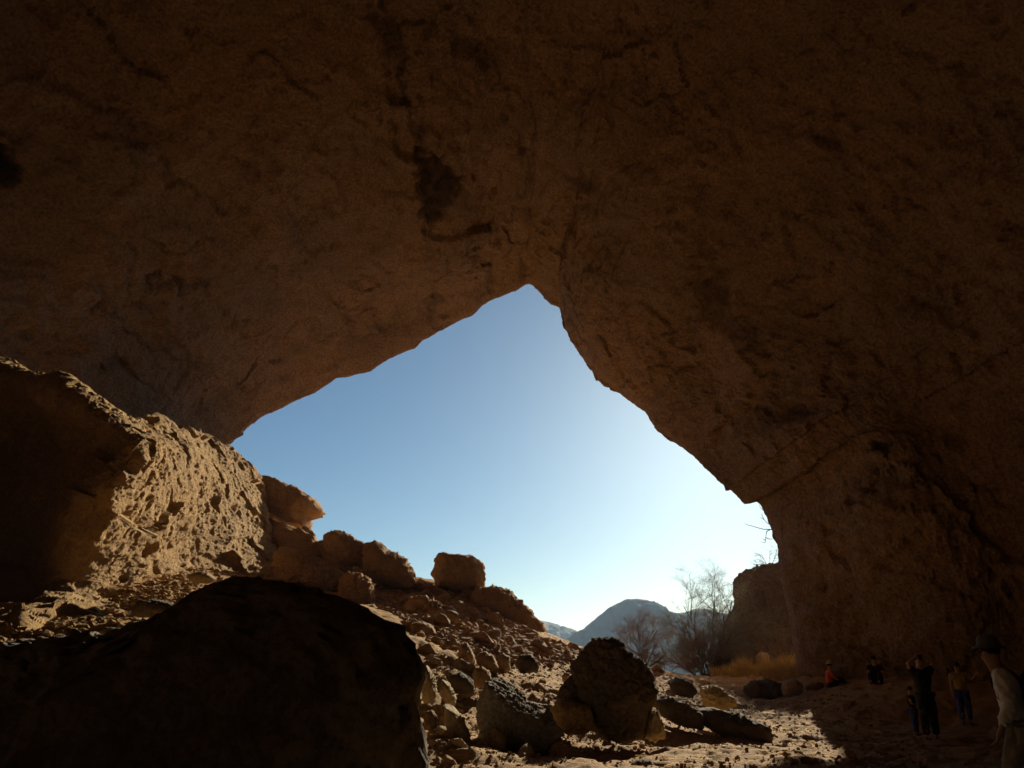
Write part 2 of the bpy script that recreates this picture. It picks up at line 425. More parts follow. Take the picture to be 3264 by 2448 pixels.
stain = np.zeros(len(fl)); pit = np.zeros(len(fl))
for pts, soft, s, dp in [
    ([(1330, 480), (1400, 478), (1450, 520), (1475, 560), (1440, 600), (1435, 640), (1400, 670), (1385, 710), (1345, 715), (1338, 640), (1325, 560)], 10, .8, .45),
    ([(1190, 20), (1250, 60), (1290, 160), (1270, 200), (1210, 130), (1170, 60)], 30, .6, .3),
    ([(1440, 130), (1560, 140), (1600, 190), (1560, 240), (1500, 200), (1440, 180)], 25, .45, .25),
    ([(1360, 940), (1410, 930), (1420, 970), (1380, 990), (1370, 1030), (1350, 1010)], 14, .5, .12),
    ([(1780, 540), (1830, 560), (1930, 570), (1900, 610), (1800, 600)], 22, .5, .2),
    ([(2230, 900), (2300, 880), (2330, 1010), (2400, 1080), (2425, 1150), (2370, 1120), (2290, 1050), (2220, 1000)], 22, .5, .3),
    ([(2350, 1310), (2450, 1300), (2560, 1280), (2540, 1320), (2420, 1350)], 16, .5, .2),
    ([(2740, 1430), (2800, 1415), (2850, 1395), (2840, 1420), (2830, 1450), (2800, 1440)], 8, .9, .5),
    ([(2760, 1470), (2850, 1480), (2960, 1560), (2990, 1620), (2900, 1640), (2780, 1590)], 16, .25, .5),
    ([(-60, 440), (20, 460), (60, 540), (55, 590), (-60, 590)], 12, .95, .8),
    ([(290, 1130), (340, 1110), (400, 1120), (380, 1150), (310, 1150)], 18, .4, .3),
    ([(2590, 400), (2650, 420), (2680, 520), (2620, 480)], 20, .4, .2),
]:
    mk = poly_mask(pts, soft); stain = np.maximum(stain, mk * s * (.75 + .5 * np.clip(fbm(fl * 2, 3, 31) + .5, 0, 1))); pit = np.maximum(pit, mk * dp)
for pts, wd, s, dp in [
    ([(1230, -60), (1290, 200), (1300, 290), (1340, 420), (1335, 520)], 12, .6, .5), ([(1345, 715), (1360, 770)], 8, .5, .3),
    ([(445, 700), (475, 745), (520, 780), (580, 755), (680, 750)], 7, .55, .4), ([(400, 500), (440, 560), (350, 580)], 10, .4, .2), ([(520, 505), (640, 630), (730, 670)], 8, .5, .3),
    ([(460, 850), (570, 895), (640, 880)], 8, .6, .4), ([(340, 760), (400, 765), (410, 795)], 6, .5, .2), ([(280, 950), (370, 985), (390, 1030), (440, 1080)], 7, .55, .4),
    ([(510, 1090), (590, 1120), (600, 1160)], 7, .4, .2), ([(740, 1000), (765, 1050)], 7, .5, .3), ([(2400, 1005), (2500, 990), (2560, 960)], 7, .35, .3), ([(2790, 1000), (2870, 980), (2990, 1010)], 8, .4, .3),
    ([(2600, 1120), (2640, 1080), (2700, 1060)], 7, .3, .3), ([(1400, 810), (1450, 845)], 6, .5, .3), ([(2160, 1330), (2230, 1430), (2280, 1470)], 6, .3, .2), ([(1660, 880), (1690, 900)], 8, .5, .2),
    ([(2500, 1560), (2540, 1600), (2520, 1640)], 6, .4, .2), ([(1530, 700), (1580, 740), (1640, 760)], 6, .3, .2),
]:
    mk = line_mask(pts, wd); stain = np.maximum(stain, mk * s); pit = np.maximum(pit, mk * dp * .7)
stain = np.maximum(stain, crk * .18 * wl)
stain = np.maximum(stain, .5 * sstep(.22, .42, fbm(fl * 1.1, 4, 133, .6)) * sstep(0.02, .2, fbm(fl * .25, 2, 137)))
disp = disp - pit * .40 * wl
NN = nn.copy()
fl2 = fl + NN * disp[:, None]
nsec = len(tv)
o = raw_mesh('cave', fl2, gridfaces(nsec, NU), M_CAVE); set_attr(o, 'stain', np.clip(stain, 0, 1)); tag(o, kind='structure')

# ------------------------------------------------------------------ pitted rock wall on the left
cols = [
    [(-500, 2110, 11.0), (-500, 1870, 17.4), (-500, 1500, 19.0), (-500, 1180, 18.2), (-500, 1000, 16.9), (-500, 930, 17.6)],
    [(0, 2055, 12.0), (0, 1890, 18.8), (0, 1600, 20.0), (0, 1350, 19.6), (0, 1200, 17.6), (0, 1140, 18.6)],
    [(90, 2010, 13.0), (160, 1875, 17.4), (300, 1600, 16.1), (415, 1430, 16.2), (400, 1345, 16.7), (370, 1302, 17.8)],
    [(350, 1985, 16.0), (400, 1855, 20.2), (530, 1600, 20.8), (570, 1450, 21.0), (545, 1375, 22.0), (530, 1333, 23.2)],
    [(640, 1900, 22.5), (660, 1800, 27.0), (680, 1650, 28.0), (700, 1530, 29.2), (700, 1475, 30.0), (700, 1430, 31.2)],
    [(885, 1880, 31.0), (878, 1780, 34.5), (852, 1680, 36.0), (845, 1600, 37.0), (840, 1560, 37.4), (832, 1525, 38.0)],
    [(880, 1870, 37.0), (868, 1780, 38.0), (840, 1680, 38.6), (830, 1605, 39.0), (820, 1565, 39.4), (810, 1535, 39.8)],
]
CW = []
for c in cols:
    k = [P(*q) for q in c]
    foot = k[0] + np.array([.6, -.5, -1.2]); top = k[-1]
    k = [foot] + k + [top + np.array([-.8, 1.6, .15]), top + np.array([-3.0, 4.0, -1.0]), top + np.array([-6.0, 6, -6])]
    CW.append(k)
CW = np.array(CW)                                            # (7 columns, 10 rows, 3)
ucol = np.concatenate([np.linspace(0, 1, 70)[:-1], np.linspace(1, 5, 820)[:-1], np.linspace(5, 6, 50)])
urow = np.concatenate([np.linspace(0, 1, 12)[:-1], np.linspace(1, 6, 480)[:-1], np.linspace(6, 7.2, 50)[:-1], np.linspace(7.2, 9, 25)])
A = catmull(CW, ucol)                                        # (nc, 10, 3)
Gw = catmull(A.transpose(1, 0, 2), urow)                     # (nr, nc, 3)
Nw = grid_normals(Gw); s = np.sign((Nw[..., 0] * 1 - Nw[..., 1] * .6 + Nw[..., 2] * .3).mean()); Nw = Nw * s
q = Gw.reshape(-1, 3); nw = Nw.reshape(-1, 3)
warp = .25 * np.stack([perlin(q * 1.1, 21), perlin(q * 1.1, 22), perlin(q * 1.1, 23)], 1)
qs = q * np.array([1.0, .42, 1.0])                          # beds run along the wall
d = .38 * fbm(qs * .28, 3, 201) + .24 * fbm(qs * .9, 3, 203, .5) + .09 * fbm(qs * 3.1, 4, 205, .6)
cl = sstep(-.25, .35, fbm(qs * .5, 2, 209))                    # pits come in clusters
d = d - .50 * pits((qs + warp * 1.6) * np.array([.62, .62, .55]), 208, .42, .35)
d = d - .30 * pits((qs + warp) * np.array([1.15, 1.15, .95]), 210, .42, .5)
_, _, wb = worley((qs + warp) * np.array([.5, .5, .6]), 212); d = d + .30 * wb
d = d - .14 * pits((qs + warp * .6) * np.array([2.3, 2.3, 1.7]), 220, .48, .7) * (.4 + .6 * cl)
d = d - .055 * pits((qs + warp * .3) * np.array([5.2, 5.2, 4.0]), 230, .5, .85)
d = d - .03 * pits(qs * 11.0, 235, .5, .9) + .02 * fbm(qs * 16, 2, 240, .6)
_, _, wfa = worley(qs * 4.5, 250); d = d + .05 * wfa
toe = np.repeat(sstep(1.0, 2.2, urow), len(ucol)); d = d * (.6 + .4 * toe)
q2 = q + nw * d[:, None]
o = raw_mesh('rock_wall', q2, gridfaces(len(urow), len(ucol)), M_WALL)
tag(o, 'pitted tan rock wall at left, sunlit on its right flank and black where it faces the camera', 'rock wall')

# ------------------------------------------------------------------ rocks from outlines
def ico(sub):
    import bmesh
    bm = bmesh.new(); bmesh.ops.create_icosphere(bm, subdivisions=sub, radius=1)
    V = np.array([v.co[:] for v in bm.verts]); Fc = np.array([[v.index for v in f.verts] for f in bm.faces]); bm.free(); return V, Fc


ICO = {k: ico(k) for k in (1, 2, 3, 4, 5, 6)}


def facet_dirs(V, rng, n, lo, hi):
    """radius factor that cuts flat facets into a unit ball"""
    r = np.ones(len(V))
    for _ in range(n):
        a = rng.normal(size=3); a /= np.linalg.norm(a); h = rng.uniform(lo, hi)
        dt = V @ a; r = np.where(dt > 1e-3, np.minimum(r, h / np.maximum(dt, 1e-3)), r)
    return r


def outline_rock(name, outline, Y, thick, mat, seed, sub=5, rough=.06, facets=10, power=.8, cuts=()):
    pts = np.array([P(px, py, Y) for px, py in outline])[:, [0, 2]]
    c = (pts.max(0) + pts.min(0)) / 2
    n = len(pts); dense = np.concatenate([pts[k] + (pts[(k + 1) % n] - pts[k]) * np.linspace(0, 1, 20, endpoint=False)[:, None] for k in range(n)])
    th = np.arctan2(dense[:, 1] - c[1], dense[:, 0] - c[0]); rr = np.hypot(*(dense - c).T)
    od = np.argsort(th); th, rr = th[od], rr[od]; thx = np.concatenate([th - 2 * math.pi, th, th + 2 * math.pi]); rrx = np.tile(rr, 3)
    V, Fc = ICO[sub]; rng = np.random.default_rng(seed)
    size = float(np.mean(rr))
    a = np.arctan2(V[:, 2], V[:, 0]); rho = np.hypot(V[:, 0], V[:, 2])
    R = np.interp(a, thx, rrx)
    fc = facet_dirs(V, rng, facets, .72, .97)
    fc = 1 + (fc - 1) * (1 - rho ** 6)                       # leave the outline itself alone
    pr = rho ** power
    Q = np.stack([c[0] + R * pr * np.cos(a), Y + np.sign(V[:, 1]) * np.abs(V[:, 1]) ** .8 * thick * fc, c[1] + R * pr * np.sin(a)], 1)
    Q[:, [0, 2]] = c + (Q[:, [0, 2]] - c) * (1 - (1 - fc[:, None]) * .5)
    for cn, ch in cuts:
        cn = np.array(cn) / np.linalg.norm(cn); dd = (Q - np.array([c[0], Y, c[1]])) @ cn - ch; Q = Q - cn * np.maximum(dd, 0)[:, None]
    nv = V * np.array([1 / size, 1 / thick, 1 / size]); nv /= np.linalg.norm(nv, axis=1, keepdims=True)
    s = 1 / size
    lowk = 1 - .65 * rho ** 4
    d = fbm(Q * 1.3 * s + seed, 3, seed, .5) * rough * 2.0 * size * lowk
    f1, f2, fa = worley(Q * 2.2 * s + seed * 1.7, seed + 5); d = d + fa * rough * 1.1 * size * lowk
    f1, f2, fa = worley(Q * 5 * s + seed, seed + 15); d = d + fa * rough * 1.3 * size
    f1, f2, fa = worley(Q * 11 * s + seed, seed + 16); d = d + fa * rough * 1.1 * size
    d = d + fbm(Q * 12 * s, 4, seed + 3, .7) * rough * 2.4 * size
    if mat is M_RED or mat is M_ROCK: pits_ = .11
    else: pits_ = .05
    d = d - pits_ * size * pits(Q * 6 * s + seed, seed + 31, .5, .7) - pits_ * .5 * size * pits(Q * 14 * s + seed, seed + 41, .5, .7)
    Q = Q + nv * d[:, None]
    ctr = np.array([c[0], Y, Q[:, 2].min()])
    o = raw_mesh(name, Q - ctr, Fc, mat); o.location = tuple(ctr); return o


A_OUT = [(-900, 2060), (-400, 2075), (0, 2055), (150, 2042), (300, 2022), (450, 1990), (560, 1952), (600, 1928), (640, 1893), (690, 1856), (742, 1840), (800, 1844), (850, 1852), (900, 1851), (1000, 1880), (1100, 1915), (1200, 1955), (1290, 1995),
         (1325, 2060), (1345, 2110), (1362, 2140), (1350, 2195), (1330, 2250), (1345, 2350), (1362, 2448), (1375, 2600), (1200, 2750), (400, 2800), (-500, 2780), (-1000, 2500)]
M_BLD = rock_mat('lichen_stone', (.36, .31, .25), (.26, .22, .18), (.13, .11, .09), 1.2, 1.0, .9, dist=.05)
o = outline_rock('boulder', A_OUT, 6.2, .5, M_BLD, 3, 6, .021, 10, .8, [((.93, -.22, .25), 2.84)])
tag(o, 'huge black foreground boulder in deep shade, filling the lower left corner', 'boulder')
CUTS = {21: [((.45, -.32, .84), .20), ((-.6, -.75, .1), .5), ((.3, -.95, -.05), .42)], 18: [((.7, -.6, .35), .62), ((-.5, -.8, .3), .6), ((.1, -.75, -.65), .75)], 15: [((.1, -.2, 1), .85)], 25: [((.5, -.1, .8), .12)], 27: [((.5, -.1, .8), .12)]}
HERO = [
    ('boulder', [(880, 1765), (905, 1748), (950, 1755), (1000, 1778), (1050, 1800), (1098, 1832), (1112, 1880), (1060, 1905), (960, 1895), (890, 1862)], 31.5, 1.5, M_RED, 71, 6, .055, 'squat overhanging rock ledge just right of the foot of the pitted wall', 'rock'),
    ('boulder', [(1085, 1850), (1110, 1828), (1150, 1830), (1182, 1850), (1192, 1900), (1188, 1965), (1130, 1950), (1085, 1905)], 29.5, 1.0, M_RED, 72, 5, .07, 'upright fluted rock between the overhanging ledge and the rubble slope', 'rock'),
    ('boulder', [(1005, 1735), (1030, 1722), (1060, 1738), (1110, 1765), (1180, 1800), (1250, 1850), (1310, 1866), (1320, 1900), (1290, 1940), (1180, 1915), (1080, 1860), (1020, 1800)], 36.8, 1.5, M_RED, 61, 6, .055, 'broken reddish ridge of rock below the two lumpy skyline outcrops', 'rock'),
    ('boulder', [(1300, 1868), (1322, 1852), (1345, 1856), (1372, 1864), (1410, 1880), (1450, 1893), (1440, 1925), (1380, 1935), (1320, 1915)], 35, 1.0, M_RED, 62, 5, .07, 'low rough rock on the ridge just left under the square boulder', 'rock'),
    ('boulder', [(1290, 1950), (1310, 1905), (1345, 1900), (1400, 1925), (1450, 1960), (1455, 1995), (1400, 2000), (1320, 1985)], 28, .8, M_RED, 63, 5, .08, 'dark broken ledge in the rubble right above the black foreground boulder', 'rock'),
    ('rock_slab', [(830, 1530), (850, 1522), (880, 1528), (917, 1547), (945, 1558), (975, 1574), (1000, 1590), (1011, 1601), (1022, 1620), (1029, 1637), (1005, 1643), (982, 1650), (986, 1663), (976, 1680), (930, 1678), (880, 1665), (835, 1660), (800, 1600)], 40, 2.2, M_RED, 11, 5, .04, 'beak shaped reddish rock slab jutting right against the sky beside the pitted wall', 'rock'),
    ('boulder', [(960, 1690), (973, 1679), (997, 1692), (1005, 1710), (1010, 1735), (980, 1750), (950, 1730)], 39.5, .5, M_RED, 12, 4, .07, 'small knobbly rock on the skyline right under the beak shaped slab', 'rock'),
    ('boulder', [(1036, 1722), (1045, 1708), (1069, 1695), (1095, 1698), (1123, 1712), (1134, 1722), (1160, 1730), (1178, 1750), (1180, 1800), (1100, 1800), (1050, 1765)], 34.5, 1.5, M_RED, 13, 5, .05, 'lumpy brown outcrop on the skyline just left of the long humped one', 'rock'),
    ('boulder', [(1160, 1750), (1174, 1735), (1200, 1732), (1225, 1738), (1242, 1757), (1286, 1775), (1311, 1800), (1319, 1840), (1325, 1858), (1300, 1880), (1240, 1870), (1170, 1835)], 34, 1.6, M_RED, 14, 5, .05, 'long humped brown outcrop on the skyline left of the square boulder', 'rock'),
    ('boulder', [(1373, 1827), (1385, 1815), (1384, 1785), (1398, 1768), (1412, 1762), (1423, 1757), (1428, 1770), (1455, 1769), (1480, 1772), (1493, 1768), (1510, 1772), (1530, 1788), (1541, 1800), (1546, 1843), (1543, 1866), (1515, 1880), (1472, 1893), (1430, 1885), (1390, 1878), (1388, 1850)], 36, 1.2, M_ROCK, 15, 5, .04, 'square brown boulder perched alone on the ridge against the sky', 'boulder'),
    ('boulder', [(1500, 1890), (1523, 1878), (1578, 1868), (1625, 1886), (1640, 1902), (1660, 1917), (1680, 1935), (1695, 1945), (1707, 1968), (1730, 1987), (1738, 2010), (1746, 2040), (1700, 2060), (1620, 2030), (1540, 1960), (1490, 1920)], 35.5, 1.8, M_RED, 16, 5, .045, 'rounded reddish outcrop sloping down right of the square boulder', 'rock'),
    ('boulder', [(862, 1668), (900, 1672), (960, 1690), (1010, 1722), (1060, 1760), (1110, 1795), (1160, 1835), (1178, 1870), (1180, 1925), (1120, 1940), (1000, 1920), (880, 1890), (862, 1780)], 38, 2.4, M_RED, 17, 5, .06, 'broad sloping ledge of tan rock between the pitted wall and the rubble slope', 'rock'),
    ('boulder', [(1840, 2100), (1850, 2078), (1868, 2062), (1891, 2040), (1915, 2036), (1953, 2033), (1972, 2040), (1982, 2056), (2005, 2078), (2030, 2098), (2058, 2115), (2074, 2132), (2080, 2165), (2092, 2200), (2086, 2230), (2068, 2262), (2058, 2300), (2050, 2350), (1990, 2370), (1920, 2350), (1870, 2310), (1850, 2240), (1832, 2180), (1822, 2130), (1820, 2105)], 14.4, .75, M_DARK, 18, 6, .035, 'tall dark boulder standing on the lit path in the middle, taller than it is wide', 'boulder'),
    ('boulder', [(1775, 2225), (1785, 2195), (1810, 2160), (1830, 2150), (1870, 2165), (1880, 2240), (1830, 2262), (1780, 2255)], 14.6, .4, M_DARK, 19, 5, .06, 'small dark rock leaning on the left side of the tall dark boulder', 'rock'),
    ('boulder', [(1755, 2262), (1775, 2242), (1830, 2238), (1880, 2250), (1900, 2320), (1850, 2345), (1790, 2335), (1760, 2305)], 14.0, .4, M_ROCK, 20, 5, .05, 'rounded brown rock at the left foot of the tall dark boulder', 'rock'),
    ('boulder', [(1520, 2249), (1530, 2210), (1548, 2180), (1575, 2158), (1600, 2152), (1625, 2160), (1648, 2195), (1680, 2238), (1715, 2246), (1754, 2247), (1762, 2275), (1772, 2308), (1790, 2325), (1798, 2340), (1782, 2360), (1760, 2368), (1740, 2395), (1719, 2412), (1680, 2405), (1620, 2400), (1560, 2390), (1530, 2350), (1523, 2300)], 12.2, .6, M_MID, 21, 6, .035, 'angular grey boulder with a bright sunlit crest left of the tall dark boulder', 'boulder'),
    ('boulder', [(1552, 2350), (1558, 2325), (1580, 2315), (1600, 2328), (1613, 2355), (1610, 2395), (1575, 2402), (1556, 2385)], 11.3, .18, M_ROCK, 22, 4, .05, 'egg shaped brown stone resting against the front left of the angular grey boulder', 'stone'),
    ('boulder', [(1650, 2420), (1655, 2390), (1675, 2372), (1695, 2380), (1708, 2420), (1700, 2445), (1665, 2445)], 11.0, .18, M_PALE, 23, 4, .08, 'small jagged stone just below the angular grey boulder', 'stone'),
    ('boulder', [(1545, 2425), (1560, 2395), (1590, 2400), (1625, 2425), (1640, 2470), (1560, 2480)], 10.6, .22, M_PALE, 24, 4, .06, 'pointed stone at the bottom edge below the egg shaped one', 'stone'),
    ('boulder', [(1418, 2250), (1425, 2232), (1445, 2240), (1475, 2290), (1498, 2340), (1500, 2378), (1470, 2385), (1432, 2350), (1420, 2300)], 11.6, .25, M_PALE, 25, 4, .06, 'long slanting grey slab with a sunlit edge left of the angular grey boulder', 'stone'),
    ('boulder', [(1345, 2150), (1360, 2120), (1385, 2160), (1392, 2215), (1380, 2245), (1350, 2240)], 13, .25, M_PALE, 26, 4, .1, 'furrowed pale stone leaning beside the right edge of the black foreground boulder', 'stone'),
    ('boulder', [(1398, 2200), (1410, 2165), (1430, 2175), (1455, 2225), (1450, 2250), (1420, 2240)], 13, .22, M_PALE, 27, 4, .09, 'slanting striped pale stone above the long slanting grey slab', 'stone'),
    ('boulder', [(1351, 2290), (1358, 2268), (1378, 2262), (1394, 2285), (1393, 2320), (1370, 2332), (1353, 2318)], 11.4, .14, M_ROCK, 28, 4, .07, 'rounded knobbly stone touching the right edge of the black foreground boulder', 'stone'),
    ('boulder', [(1368, 2365), (1380, 2345), (1410, 2348), (1440, 2385), (1450, 2415), (1425, 2425), (1385, 2408)], 11.0, .2, M_ROCK, 29, 4, .07, 'brown stone low at the right foot of the black foreground boulder', 'stone'),
    ('boulder', [(1506, 2150), (1515, 2130), (1535, 2122), (1560, 2140), (1569, 2170), (1560, 2195), (1515, 2190)], 16.0, .3, M_ROCK, 30, 4, .05, 'smooth rounded tan stone just above the angular grey boulder', 'stone'),
    ('boulder', [(1428, 2175), (1435, 2150), (1470, 2143), (1505, 2165), (1512, 2200), (1480, 2212), (1440, 2205)], 15.0, .35, M_DARK, 31, 4, .08, 'dark jagged rock left of the smooth rounded tan stone', 'stone'),
    ('boulder', [(1578, 2100), (1585, 2088), (1605, 2084), (1625, 2092), (1627, 2135), (1605, 2148), (1580, 2140)], 19.5, .3, M_ROCK, 32, 4, .05, 'block shaped stone on the path edge above the angular grey boulder', 'stone'),
    ('boulder', [(1461, 2070), (1470, 2050), (1490, 2048), (1512, 2090), (1515, 2120), (1480, 2125), (1462, 2100)], 19.5, .4, M_ROCK, 33, 4, .07, 'upright tan rock in the middle of the rubble slope', 'stone'),
    ('boulder', [(1640, 2115), (1660, 2088), (1690, 2085), (1715, 2110), (1715, 2140), (1660, 2146)], 21, .5, M_DARK, 34, 4, .08, 'dark scrubby rock at the top of the bare sandy patch', 'stone'),
    ('boulder', [(1305, 1990), (1330, 1982), (1370, 1990), (1388, 2010), (1385, 2035), (1350, 2042), (1312, 2025)], 22.5, .5, M_ROCK, 35, 4, .05, 'flat topped tan slab above the right shoulder of the black foreground boulder', 'stone'),
    ('boulder', [(1515, 2090), (1545, 2075), (1575, 2095), (1590, 2130), (1560, 2135), (1520, 2120)], 18.5, .4, M_ROCK, 36, 4, .07, 'wedge shaped stone between the upright tan rock and the block shaped stone', 'stone'),
    ('boulder', [(1791, 2155), (1800, 2143), (1815, 2145), (1820, 2160), (1812, 2175), (1793, 2172)], 18, .15, M_ROCK, 37, 4, .05, 'small round reddish stone left of the top of the tall dark boulder', 'stone'),
    ('boulder', [(2010, 2440), (2030, 2422), (2070, 2420), (2088, 2440), (2080, 2470), (2020, 2470)], 10.6, .2, M_DARK, 38, 4, .05, 'flat dark stone at the bottom edge under the tall dark boulder', 'stone'),
    ('boulder', [(2078, 2130), (2092, 2116), (2105, 2124), (2118, 2142), (2100, 2150), (2080, 2150)], 33, .4, M_RED, 39, 4, .05, 'small pointed reddish rock on the skyline just right of the tall dark boulder', 'stone'),
    ('boulder', [(2236, 2205), (2250, 2188), (2275, 2186), (2305, 2200), (2330, 2222), (2340, 2250), (2300, 2262), (2250, 2250)], 21, .7, M_PALE, 40, 5, .09, 'rugged grey rock with pale sunlit top below the bare shrubs', 'rock'),
    ('boulder', [(2130, 2175), (2160, 2158), (2200, 2175), (2222, 2205), (2200, 2225), (2150, 2210)], 27, .6, M_DARK, 41, 5, .08, 'dark rugged rock on the far bank left of the rugged grey one', 'rock'),
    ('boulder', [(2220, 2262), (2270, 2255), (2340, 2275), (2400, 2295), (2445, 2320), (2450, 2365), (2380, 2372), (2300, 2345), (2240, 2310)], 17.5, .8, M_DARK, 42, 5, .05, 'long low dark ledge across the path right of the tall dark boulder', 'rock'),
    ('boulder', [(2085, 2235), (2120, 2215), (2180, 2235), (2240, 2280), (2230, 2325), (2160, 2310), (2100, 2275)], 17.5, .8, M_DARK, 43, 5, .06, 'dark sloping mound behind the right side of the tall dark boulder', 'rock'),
    ('boulder', [(2055, 2300), (2070, 2270), (2095, 2265), (2110, 2300), (2120, 2345), (2085, 2365), (2058, 2350)], 14.2, .3, M_PALE, 44, 4, .1, 'knobbly pale stone at the right foot of the tall dark boulder', 'stone'),
    ('boulder', [(2494, 2190), (2505, 2168), (2530, 2162), (2553, 2180), (2556, 2210), (2530, 2225), (2498, 2218)], 29, .5, M_ROCK, 45, 4, .05, 'round brown boulder on the bank left of the cave shadow', 'stone'),
    ('boulder', [(2560, 2185), (2590, 2170), (2620, 2178), (2630, 2200), (2600, 2215), (2565, 2210)], 30, .4, M_RED, 46, 4, .05, 'low reddish rock right of the round brown boulder on the bank', 'stone'),
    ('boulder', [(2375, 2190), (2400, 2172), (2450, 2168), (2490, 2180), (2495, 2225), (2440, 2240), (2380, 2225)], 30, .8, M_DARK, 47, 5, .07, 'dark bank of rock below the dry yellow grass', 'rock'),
    ('boulder', [(2412, 2090), (2425, 2078), (2445, 2083), (2450, 2105), (2430, 2118), (2412, 2108)], 37.5, .4, M_PALE, 48, 4, .06, 'pale grey stone at the foot of the rock pillar behind the grass', 'stone'),
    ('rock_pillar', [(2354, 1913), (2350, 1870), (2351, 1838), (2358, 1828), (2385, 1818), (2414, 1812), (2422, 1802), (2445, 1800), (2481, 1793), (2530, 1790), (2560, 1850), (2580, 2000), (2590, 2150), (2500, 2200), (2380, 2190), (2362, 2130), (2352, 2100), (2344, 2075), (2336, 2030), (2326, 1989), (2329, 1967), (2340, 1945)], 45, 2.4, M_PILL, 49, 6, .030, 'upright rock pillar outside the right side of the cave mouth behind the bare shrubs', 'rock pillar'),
    ('boulder', [(600, 1835), (640, 1822), (670, 1830), (690, 1845), (660, 1860), (610, 1855)], 18, .3, M_PALE, 50, 4, .07, 'pale stone on the lit sand above the left crest of the black foreground boulder', 'stone'),
    ('boulder', [(560, 1930), (575, 1905), (620, 1905), (625, 1935), (590, 1950)], 13, .25, M_PALE, 51, 4, .08, 'bright sunlit stone half hidden behind the left slope of the black foreground boulder', 'stone'),
    ('boulder', [(420, 1990), (440, 1975), (500, 1972), (535, 1990), (520, 2010), (440, 2010)], 12.5, .3, M_PALE, 52, 4, .08, 'flat pale stone on the lit ground between the pitted wall and the black foreground boulder', 'stone'),
    ('boulder', [(325, 2015), (345, 2000), (395, 2003), (420, 2018), (400, 2040), (340, 2040)], 12, .25, M_PALE, 53, 4, .08, 'pale capped stone furthest left of the stones behind the black foreground boulder', 'stone'),
    ('boulder', [(425, 1950), (450, 1920), (500, 1912), (560, 1925), (580, 1950), (520, 1965), (440, 1968)], 14, .4, M_DARK, 54, 4, .06, 'dark low rock at the foot of the pitted wall above the flat pale stone', 'stone'),
]
for nm, out, Y, th, mat, sd_, sub, rg, lab, cat in HERO:
    if mat is M_RED and nm != 'rock_pillar': rg *= 1.35
    o = outline_rock(nm, out, Y, th, mat, sd_, sub, rg, facets=9, cuts=CUTS.get(sd_, ()))
    tag(o, lab, cat)

# ------------------------------------------------------------------ rubble stones
rng = np.random.default_rng(5)
def stone_mesh(seed, sub=3):
    r = np.random.default_rng(seed); V, Fc = ICO[sub]
    fc = facet_dirs(V, r, 13, .45, .85)
    sc = np.array([1, r.uniform(.7, 1.0), r.uniform(.5, .85)])
    Q = V * fc[:, None]; Q = Q * (1 + .12 * fbm(Q * 1.7 + seed, 3, seed, .6)[:, None] * 2) * sc
    return Q, Fc


def in_poly(x, y, poly):
    c = False; n = len(poly)
    for k in range(n):
        (x1, y1), (x2, y2) = poly[k], poly[k - 1]
        if (y1 > y) != (y2 > y) and x < (x2 - x1) * (y - y1) / (y2 - y1) + x1: c = not c
    return c


STONES = {}
def stone_proto(mat, k):
    key = (mat.name, k)
    if key not in STONES:
        Q, Fc = stone_mesh(1000 + k * 7 + len(STONES))
        me_o = raw_mesh('stone', Q, Fc, mat, smooth=False); STONES[key] = me_o.data; bpy.data.objects.remove(me_o)
    return STONES[key]


def scatter(poly, n, smin, smax, mats, label, group, seed):
    r = np.random.default_rng(seed); xs = [p[0] for p in poly]; ys = [p[1] for p in poly]; got = 0; tries = 0
    while got < n and tries < n * 20:
        tries += 1
        x, y = r.uniform(min(xs), max(xs)), r.uniform(min(ys), max(ys))
        if not in_poly(x, y, poly): continue
        h = hit_ground(x, y)
        if h is None: continue
        s = smin * (smax / smin) ** (r.random() ** 1.8) * .5
        me = stone_proto(mats[r.integers(len(mats))], int(r.integers(7)))
        o = bpy.data.objects.new('stone', me); COL.objects.link(o)
        o.location = (h[0], h[1], gz(*h) + s * .15); o.scale = (s, s * r.uniform(.8, 1.2), s * r.uniform(.8, 1.1))
        o.rotation_euler = (r.uniform(-.5, .5), r.uniform(-.5, .5), r.uniform(0, 6.28))
        tag(o, label, 'stone', group); got += 1


RUB = [(1190, 1850), (1320, 1865), (1480, 1895), (1600, 1975), (1730, 2040), (1850, 2070), (1800, 2100), (1640, 2080), (1500, 2040), (1380, 2010), (1300, 1960), (1200, 1910)]
RUB2 = [(1300, 1980), (1450, 2020), (1640, 2090), (1560, 2140), (1480, 2250), (1520, 2400), (1500, 2448), (1370, 2448), (1350, 2300), (1370, 2100)]
scatter(RUB, 115, .22, 1.05, [M_RED, M_ROCK], 'brown stone packed in the dark rubble slope below the skyline outcrops', 'stones of the rubble slope under the skyline', 1)
scatter([(1180, 1842), (1330, 1858), (1400, 1872), (1500, 1885), (1560, 1900), (1560, 1925), (1380, 1900), (1200, 1875)], 22, .5, 1.5, [M_RED], 'larger brown block along the top edge of the rubble slope', 'blocks along the top of the rubble slope', 8)
scatter(RUB2, 62, .14, .62, [M_ROCK, M_PALE, M_ROCK], 'tan stone among the loose stones right of the black foreground boulder', 'loose stones beside the black foreground boulder', 2)
scatter([(1560, 2100), (1830, 2080), (1800, 2240), (1600, 2150)], 10, .08, .25, [M_ROCK], 'small stone on the bare sandy patch left of the tall dark boulder', 'small stones on the sandy patch', 3)
scatter([(1700, 2448), (1800, 2370), (1950, 2400), (2100, 2330), (2450, 2400), (2700, 2300), (2800, 2448)], 35, .06, .22, [M_ROCK, M_RED], 'small stone on the sunlit path at the bottom of the picture', 'small stones on the sunlit path', 4)
